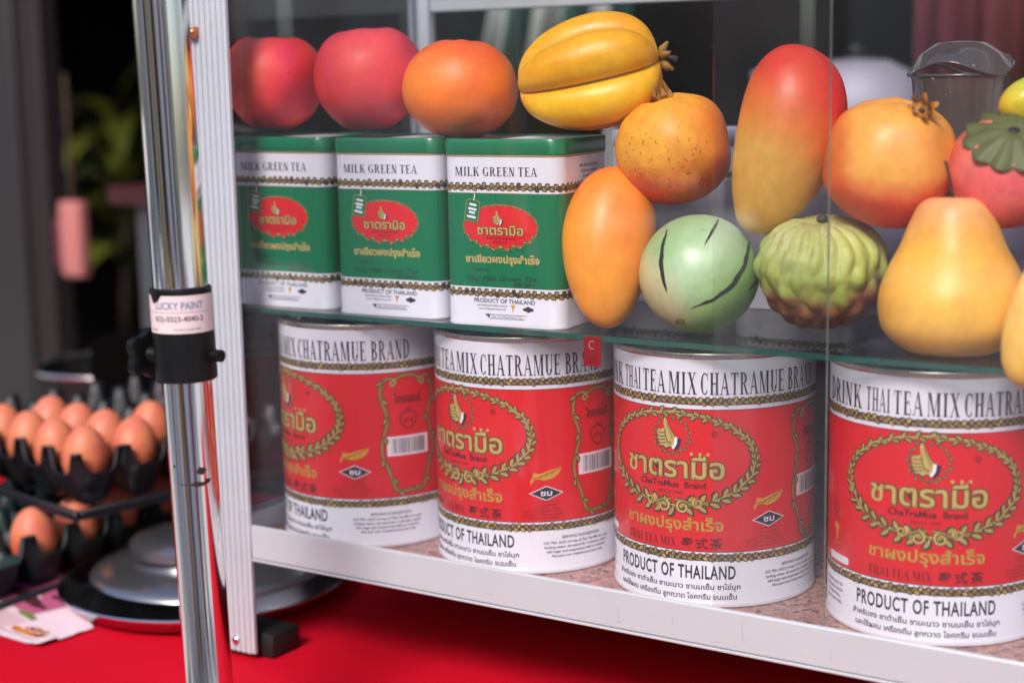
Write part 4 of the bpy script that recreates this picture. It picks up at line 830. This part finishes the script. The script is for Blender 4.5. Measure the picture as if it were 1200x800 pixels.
# paper sticker round the collar
q_=up_.to_track_quat('Z','Y').to_matrix(); Rl=.0174
def lmap(u,v,o):
    a=u/Rl+R(33); return tuple(along(0)+up_*((v)/up_.z)+Vector(((Rl+o)*math.sin(a),-(Rl+o)*math.cos(a),0)))
stk=mat('pinkish white sticker','D9C2C6',.45,0,.06,60); inkb=mat('blue grey ink','5E7290',.5)
p=Print(lmap,.0015); z0,z1=.1845,.2055
p.add([(u,v) for u in (-.026,.026) for v in (z0,z1)],[[0,2,3,1]],stk,1)
p.poly([(-.018,z1+.0001),(-.008,z1+.0001),(-.011,z1-.0035),(-.015,z1-.0045)],blackp,2)
p.text('LUCKY PAINT',.0015,.1980,.0040,inkb,2,.029,bold=.02); p.text('0(2)-0323-4040-2',.001,.1912,.0030,ink,2,.029,bold=.015); p.text('www.umbrella',.006,.1862,.0016,inkb,2,.016); p.text('stock',-.015,.1860,.0016,inkb,2,.006)
p.ribbon([(-.02,.1962),(.02,.1962)],.0003,inkb,2)
p.build('paper_sticker',pole)
# rust marks on the lower tube
p=Print(lambda u,v,o:tuple(along(0)+up_*(v/up_.z)+Vector(((.01378+o)*math.sin(u/.01375+R(33)),-(.01378+o)*math.cos(u/.01375+R(33)),0))),.0015); rust=mat('brown rust','2E1510',.8,0,.5,300)
for (u,v,a,b) in ((.0075,.1060,.0030,.0022),(.0060,.0985,.0056,.0014),(-.009,.1085,.0008,.0009),(.011,.1000,.002,.0012)): p.poly([(u+a*math.cos(k*.7)*(1+.25*math.sin(k*3)),v+b*math.sin(k*.7)*(1+.25*math.cos(k*2))) for k in range(9)],rust,1)
p.ribbon([(-.006,.0982),(.006,.0990)],.0004,rust,1); p.build('rust_spot',pole)

# ------------------------------------------------------------------ things at the left on the table
TZ=-.0838
# leaflet
leafp=mat('leaflet paper','DDC2CC',.6,0,.06,60)
bm=bmesh.new(); nx,ny=16,12; A0,A1,A2,A3=Vector((-.467,-.1585)),Vector((-.4625,-.109)),Vector((-.589,-.0276)),Vector((-.640,-.150))
G=[[bm.verts.new((*( (A0*(1-i/nx)+A1*(i/nx))*(1-j/ny)+(A3*(1-i/nx)+A2*(i/nx))*(j/ny) ),TZ+.0012+.0016*max(0,noise.noise(Vector((i*.3,j*.35,2)))) +(.002 if j==0 and i<6 else 0))) for i in range(nx+1)] for j in range(ny+1)]
for j in range(ny):
    for i in range(nx): bm.faces.new((G[j][i],G[j][i+1],G[j+1][i+1],G[j+1][i]))
lf=obj('leaflet',bm,leafp,None,True); tag(lf,'pink printed paper leaflet on the red cloth beside the egg trays','leaflet')
def lp(u,v,o): # u along the short edge, v into the sheet (0..1)
    a=(A0*(1-u)+A1*u)*(1-v)+(A3*(1-u)+A2*u)*v; i=u*nx; j=v*ny
    return (a.x,a.y,TZ+.0016+.0016*max(0,noise.noise(Vector((i*.3,j*.35,2))))+(.0022 if j<1 and i<6 else 0)+o*2)
p=Print(lp,.08); pinkp=mat('magenta print','B0557A',.6); orp=mat('orange print','C9783A',.6); grp=mat('olive print','6C7A3A',.6); dp=mat('maroon print','4A1826',.6)
p.poly([(.50,.42),(.97,.42),(.97,.97),(.50,.97)],pinkp,2); p.ribbon([(.66+.03*math.sin(k*1.7),.46+.026*k) for k in range(18)],lambda t:.10*(1-abs(t-.5)),dp,3); p.ribbon([(.86+.02*math.sin(k),.46+.03*k) for k in range(14)],.05,dp,3)
p.poly([(.45,.34),(.52,.34),(.54,.50),(.46,.52)],grp,2)
p.ribbon([(.22+.05*math.sin(k*1.3),.07+.014*k) for k in range(18)],lambda t:.015+.05*abs(math.sin(t*9)),orp,2); p.ribbon([(.34+.04*math.cos(k*.8),.10+.012*k) for k in range(14)],lambda t:.01+.03*abs(math.cos(t*7)),orp,3)
p.ribbon([(.12+.01*math.sin(k),.05+.02*k) for k in range(16)],.012,grp,3); p.ribbon([(.30,.10),(.33,.14),(.28,.19),(.34,.23)],.02,dp,4)
for k in range(12): p.ribbon([(.10,.36+.045*k),(.42,.36+.045*k)],.007,pinkp if k%3 else orp,2)
p.build('printed_design',lf)

satin=mat('satin steel','9A9AA0',.24,.9,.1,14)
# shallow round pan, lid and small cover
ORB=(-.4495,-.002)
pan1=thing('round_steel_pan','wide shallow steel pan with rolled rim lying on the red cloth','pan',(ORB[0],ORB[1],TZ))
bm=bmesh.new(); lathe(bm,[(0,.001),(.090,.001),(.104,.006),(.1105,.014),(.1135,.0160),(.1148,.0150),(.1140,.0130),(.1115,.012),(.105,.004),(.092,0),(0,0)],96); obj('pan_body',bm,steel,pan1,True,60)
lid1=thing('dome_shaped_cover','domed stainless lid lying in the wide round pan','lid',(ORB[0]-.012,ORB[1]+.018,TZ+.0135))
bm=bmesh.new(); lathe(bm,[(0,.0165),(.040,.0155),(.070,.0125),(.088,.0075),(.0935,.0045),(.0950,.0020),(.0930,.0012),(.088,.004),(.07,.0095),(.04,.0125),(0,.0135)],96); obj('dome',bm,satin,lid1,True,60)
lid2=thing('small_steel_cover','small grey steel cover with a hollow knob on top of the domed lid','lid',(-.478,.016,TZ+.029))
bm=bmesh.new(); lathe(bm,[(0,.014),(.030,.014),(.046,.0125),(.0515,.0085),(.0520,.001),(.0500,0),(0,.001)],64); obj('cover',bm,satin,lid2,True,40)
bm=bmesh.new(); lathe(bm,[(.0,.0160),(.009,.0155),(.0135,.0190),(.0150,.0175),(.0125,.0142),(0,.0142)],32); obj('knob',bm,steel,lid2,True,50)
# small bottle cap beside
bc=thing('bottle_cap','tiny yellow green bottle cap beside the round pan','cap',(-.574,.045,TZ)); bm=bmesh.new(); lathe(bm,[(0,.012),(.007,.012),(.0085,.010),(.0088,0),(.0078,0),(.0075,.0095),(0,.0105)],24); obj('cap_shell',bm,mat('lime plastic','9AA31E',.4),bc,True,40)

# egg trays
PX=.045
def tray(name,x1,y1,nx_,ny_,z0,m,label,rz=0):
    root=thing(name,label,'egg tray',(x1,y1,z0),rz); bm=bmesh.new(); S=14; H=.046
    G=[]
    for i in range(nx_*S+1):
        row=[]
        for j in range(ny_*S+1):
            gx,gy=i/S,j/S; cx=(1+math.cos(2*PI*gx))/2; cy=(1+math.cos(2*PI*gy))/2
            pst=min(1,(cx**2.0*cy**2.0)*1.9); ridge=.62*max(cx**2,cy**2); h=max(pst,ridge)*H
            row.append(bm.verts.new((-gx*PX,-gy*PX,.003+h)))
        G.append(row)
    for i in range(nx_*S):
        for j in range(ny_*S): bm.faces.new((G[i][j],G[i+1][j],G[i+1][j+1],G[i][j+1]))
    o=obj('cup_sheet',bm,m,root,True); md=o.modifiers.new('thickness','SOLIDIFY'); md.thickness=.0014; md.offset=-1
    bm=bmesh.new(); box(bm,-nx_*PX-.006,.006,.0005,.006,(-.003 if rz else .0002),.005,.001,1); box(bm,-nx_*PX-.006,.006,-ny_*PX-.006,-ny_*PX-.0005,(-.003 if rz else .0002),.005,.001,1); box(bm,.0005,.006,-ny_*PX,.0,(-.003 if rz else .0002),.005,.001,1); box(bm,-nx_*PX-.006,-nx_*PX-.0005,-ny_*PX,.0,(-.003 if rz else .0002),.005,.001,1); obj('rim',bm,m,root,True,40)
    return root
TX,TY=-.5640,.1010
UXY=(-.5255,-.0620); UA=R(-12); UN=5
tray('egg_tray',TX,TY,5,6,TZ+.0005,greenp,'dark green plastic egg tray at the bottom of the stack')
UO=(UXY[0]-math.sin(UA)*UN*PX,UXY[1]+math.cos(UA)*UN*PX)
tray('egg_tray',UO[0],UO[1],6,UN,TZ+.068,bluep,'black plastic egg tray on top of the stack',UA)
eggm=fruit_mat('brown egg shell',[(0,'B85A3C'),(.5,'C4684A'),(1,'CC765A')],(0,0,1),(-.022,.024),.5,nscale=35,namt=.35,bump=.12,bscale=800,sss=.1)
egg0=None
def eggfn(t,p): r=.0186*math.sin(t)*(1-.10*math.cos(t)); return (r*math.cos(p),r*math.sin(p),.0248*math.cos(t))
rown=('front','second','third','fourth'); 
def add_egg(level,r_,c_,tilt=(0,0)):
    global egg0
    if egg0 is None:
        bm=bmesh.new(); rings=[]
        egg0=blob('egg',None,eggfn,eggm,40,28); o=egg0
    else: o=egg0.copy(); C.objects.link(o)
    zb=TZ+(.069 if level else .0005)+.0405
    if level:
        a_,b_=-PX*(r_+.5),-PX*(UN-c_-.5); o.location=(UO[0]+a_*math.cos(UA)-b_*math.sin(UA),UO[1]+a_*math.sin(UA)+b_*math.cos(UA),zb)
    else: o.location=(TX-PX*(r_+.5),TY-PX*(c_+.5),zb)
    o.rotation_euler=(tilt[0],tilt[1],c_)
    side=('at the near corner','second from the near corner','third from the near corner','fourth from the near corner')[c_] if level else ('nearest the chrome pole','second from the chrome pole','third from the chrome pole','fourth from the chrome pole')[c_]
    tag(o,'brown egg in %s tray, %s row, %s'%('upper' if level else 'lower',rown[r_],side),'egg','brown eggs in the trays'); return o
for r_,c_,tl in ((0,0,(.05,.1)),(0,1,(-.25,.2)),(1,0,(.1,0)),(1,1,(.0,.1)),(2,0,(0,0)),(2,1,(.1,.1)),(1,2,(0,.1)),(3,0,(0,0)),(3,1,(.0,.1))): add_egg(1,r_,c_,tl)
for r_,c_ in ((0,0),(0,1),(0,2),(0,3),(1,0)): add_egg(0,r_,c_)

# ------------------------------------------------------------------ behind the stall
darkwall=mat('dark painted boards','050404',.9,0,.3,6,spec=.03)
bw=thing('back_wall','dark board wall closing the stall behind the plants','wall',(0,0,0))
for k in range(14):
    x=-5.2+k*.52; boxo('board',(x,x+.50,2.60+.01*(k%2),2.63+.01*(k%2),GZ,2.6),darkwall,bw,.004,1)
sw=thing('side_wall','dark board wall along the left of the stall','wall',(0,0,0))
for k in range(5): boxo('board',(-4.20-.01*(k%2),-4.17-.01*(k%2),.1+k*.5,.1+k*.5+.49,GZ,2.6),darkwall,sw,.004,1)
rf=thing('shade_roof','unseen dark canvas roof added to shade the back of the stall','roof',(0,0,0)); boxo('canvas',(-5,2.4,.62,2.7,1.15,1.18),darkwall,rf,.005,1)  # canvas added out of view, keeps the background dark
for x in (-3.9,2.2): boxo('post',(x,x+.06,.7,.76,GZ,1.149),darksteel,rf,.003,1)
# grey upright at far left
ap=thing('grey_upright','blurred grey aluminium upright at the far left','post',(0,0,0)); boxo('column',(-1.98,-1.590,.80,.84,GZ,1.24),mat('grey paint','2C282A',.5,.1,.05,3),ap,.004,1); boxo('brown_strip',(-1.5895,-1.540,.81,.85,GZ,1.24),mat('dark brown paint','1E1114',.6),ap,.003,1)
# pink bottle shaped container
pk=thing('pink_container','flat pink plastic container hanging between the plants and the upright','container',(-1.475,.80,.085))
pinkm=mat('salmon pink plastic','B06A66',.5,0,.05,8); boxo('front_face',(-.022,.022,-.012,.012,-.058,.058),pinkm,pk,.006,3); boxo('back_face',(-.050,-.026,.002,.016,-.046,.030),mat('maroon plastic','5A2030',.5),pk,.004,2); boxo('hanger',(-.003,.003,-.003,.003,.0575,.25),stemm,pk,.001,1)
# leafy plants
def leaf_mesh(bm,base,dirn,L_,W_,droop):
    dirn=Vector(dirn).normalized(); side=dirn.cross(Vector((0,0,1))).normalized(); prev=None; n=7
    for i in range(n+1):
        s=i/n; c=Vector(base)+dirn*L_*s+Vector((0,0,-droop*s*s*L_)); w_=W_*math.sin(PI*min(.999,s*.93+.04))**.8; cur=(bm.verts.new(c-side*w_+Vector((0,0,w_*.3))),bm.verts.new(c),bm.verts.new(c+side*w_+Vector((0,0,w_*.3))))
        if prev: bm.faces.new((prev[0],cur[0],cur[1],prev[1])); bm.faces.new((prev[1],cur[1],cur[2],prev[2]))
        prev=cur
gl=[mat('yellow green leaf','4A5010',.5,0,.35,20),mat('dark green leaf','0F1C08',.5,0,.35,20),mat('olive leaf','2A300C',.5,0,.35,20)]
def plant(loc,label,nl,L_,mi_,seed,h=.5):
    rnd=random.Random(seed); root=thing('leafy_plant',label,'plant',loc); bm=bmesh.new(); tube(bm,[(0,0,0),(.01,.01,h*.5),(0,.02,h)],[.012,.010,.006],8); obj('stem',bm,stemm,root,True)
    for k in range(nl):
        bm=bmesh.new(); a=rnd.uniform(0,2*PI); z=h*rnd.uniform(.25,1); leaf_mesh(bm,(0,.01,z),(math.cos(a),math.sin(a),rnd.uniform(.2,1.4)),L_*rnd.uniform(.6,1.1),L_*.13,rnd.uniform(.2,.9)); obj('leaf',bm,gl[(mi_+(k%3==0))%3],root,True)
    bm=bmesh.new(); lathe(bm,[(0,-.16),(.08,-.16),(.11,0),(.10,0),(.075,-.14),(0,-.14)],24); obj('pot',bm,darkwall,root,True,40)
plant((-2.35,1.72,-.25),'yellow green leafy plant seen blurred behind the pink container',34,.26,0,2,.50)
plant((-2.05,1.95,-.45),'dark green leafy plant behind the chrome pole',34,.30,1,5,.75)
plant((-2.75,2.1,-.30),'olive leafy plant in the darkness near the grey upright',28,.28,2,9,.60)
shf=thing('plant_stand','dark wooden plant stand behind the egg trays','stand',(0,0,0)); boxo('top_board',(-3.1,-1.75,1.55,2.3,-.66,-.62),stemm,shf,.003,1)
for x in (-3.0,-1.85): boxo('leg',(x,x+.05,1.6,1.65,GZ,-.66),stemm,shf,.003,1)
# cooking pot with bright rim
pot=thing('cooking_pot','black cooking pot with a bright steel rim behind the eggs','pot',(-.930,.372,TZ)); bm=bmesh.new(); lathe(bm,[(0,0),(.088,0),(.093,.006),(.096,.088),(.092,.088),(.089,.008),(0,.006)],64); obj('pot_body',bm,mat('black enamel','060506',.7,0,.1),pot,True,40)
bm=bmesh.new(); tube(bm,[(.0965*math.cos(2*PI*i/64),.0965*math.sin(2*PI*i/64),.0885) for i in range(65)],.0028,8,False); obj('rim',bm,steel,pot,True)
bm=bmesh.new(); lathe(bm,[(0,.070),(.0885,.070)],40); obj('brown_stock',bm,mat('dark brown broth','2A130A',.1),pot,True)
# dark stool/box behind eggs
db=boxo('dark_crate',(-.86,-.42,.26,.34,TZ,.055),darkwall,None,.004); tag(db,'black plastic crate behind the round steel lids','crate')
# blurred things seen through the case
cl=thing('striped_cloth','white and teal striped cloth hanging behind the star fruit','cloth',(-.72,.95,.35)); 
bm=bmesh.new(); nx=40
G=[[bm.verts.new((-.10+.22*i/nx+j*.04,.012*math.sin(i*.7),-.02+.18*j)) for i in range(nx+1)] for j in range(3)]
for j in range(2):
    for i in range(nx): f_=bm.faces.new((G[j][i],G[j][i+1],G[j+1][i+1],G[j+1][i])); f_.material_index=(i//7)%2
o=obj('cloth_panel',bm,[mat('white cloth','B9C4BE',.8),mat('teal cloth','0E5A52',.8)],cl,True); md=o.modifiers.new('thickness','SOLIDIFY'); md.thickness=.002
mc=thing('maroon_curtain','maroon curtain hanging behind the clear cup','curtain',(-.08,.95,.30)); bm=bmesh.new()
G=[[bm.verts.new((-.13+.40*i/60,.014*math.sin(i*.8),-.10+.30*j)) for i in range(61)] for j in range(3)]
for j in range(2):
    for i in range(60): bm.faces.new((G[j][i],G[j][i+1],G[j+1][i+1],G[j+1][i]))
o=obj('curtain_panel',bm,mat('maroon cloth','5E2030',.8,0,.25,8),mc,True); md=o.modifiers.new('thickness','SOLIDIFY'); md.thickness=.002
kt=thing('steel_kettle','dented steel kettle behind the pomegranate','kettle',(-.255,.885,.2565)); bm=bmesh.new(); lathe(bm,[(0,-.05),(.05,-.05),(.062,-.03),(.064,.02),(.055,.045),(.03,.058),(0,.060)],48); obj('kettle_body',bm,mat('scuffed steel','8F8C9C',.6,.2,.3,25),kt,True,60)
kt.scale=(1.25,)*3
bm=bmesh.new(); tube(bm,[(-.058,0,-.01),(-.085,0,.02),(-.098,0,.05)],[.012,.008,.007],14); obj('spout',bm,MATS['scuffed steel'],kt,True)
bm=bmesh.new(); lathe(bm,[(0,.074),(.006,.073),(.008,.066),(.004,.058)],16); obj('lid_knob',bm,blackp,kt,True)
bs=thing('back_shelf','dark counter shelf behind the display case','shelf',(0,0,0)); boxo('shelf_board',(-1.1,.7,.52,.98,.170,.193),mat('dark red counter','3A1016',.5,0,.1),bs,.003,1)
for x in (-1.05,.65):
    for y in (.56,.94): boxo('leg',(x-.02,x+.02,y-.02,y+.02,-.0835,.170),darksteel,bs,.002,1)

# ------------------------------------------------------------------ the street opposite (seen only as reflections)
sh=thing('shophouse','pale row of shophouses across the street','building',(0,0,0))
boxo('wall',(-14,14,-5.6,-5.2,GZ,2.2),mat('cream plaster','D2CABC',.8,0,.1,1),sh)
cols=['F0EEE8','16161A','D8A83A','20242E','F4F2EE','7A1E1A']
for k in range(18):
    x=-13+k*1.45
    boxo('shutter',(x,x+.95,-5.195,-5.14,GZ,1.5),mat('shutter %d'%(k%6),cols[k%6],.6,0,.1,2),sh,.01,1)
    boxo('pillar',(x+1.02,x+1.30,-5.195,-5.0,GZ,2.1),mat('white pillar' if k%3 else 'ochre pillar','EEEAE4' if k%3 else 'C8962E',.7),sh,.01,1)

# boxes and bins added behind the camera only to be mirrored in pole and panes
G_=(('added_foam_box','white foam box added behind the camera for reflections','F2F2F0',-1.9,-1.7,.42,.30,.85),('added_foam_box','tall cream foam box added behind the camera for reflections','E8E4DC',-1.15,-2.3,.34,.34,.95),
 ('added_ice_box','white ice box added behind the camera for reflections','F0F0F2',-.55,-2.75,.55,.36,.80),('added_plastic_crate','yellow plastic crate stack added behind the camera for reflections','E0A020',.15,-2.9,.36,.30,.90),
 ('dustbin','black dustbin added behind the camera for reflections','0C0C10',.78,-2.8,.20,.34,.95),('added_ice_box','second white ice box added behind the camera for reflections','F2F2F4',1.45,-2.6,.60,.36,.85),('added_plastic_crate','red plastic crate stack added behind the camera for reflections','B01818',2.2,-2.1,.36,.36,.90),('added_foam_box','pale foam box stack added behind the camera for reflections','DCE4EC',2.7,-1.3,.4,.4,1.0))
for nm,lab,colr,x,y,w_,d_,h_ in G_:
    t_=thing(nm,lab,nm.replace('_',' '),(x,y,GZ),math.atan2(-x,-y)*-1); m_=mat(lab,colr,.55,0,.06,3)
    bm=bmesh.new(); box(bm,-w_/2,w_/2,-d_/2,d_/2,0,h_*.8,.02,2); obj('tub',bm,m_,t_,True,40); bm=bmesh.new(); box(bm,-w_/2-.012,w_/2+.012,-d_/2-.012,d_/2+.012,h_*.8+.001,h_*.92,.012,2); obj('cover',bm,m_,t_,True,40)
    bm=bmesh.new(); tube(bm,[(-w_*.2,0,h_*.92),(-w_*.2,0,h_),(w_*.2,0,h_),(w_*.2,0,h_*.92)],.012,8); obj('handle',bm,m_,t_,True)
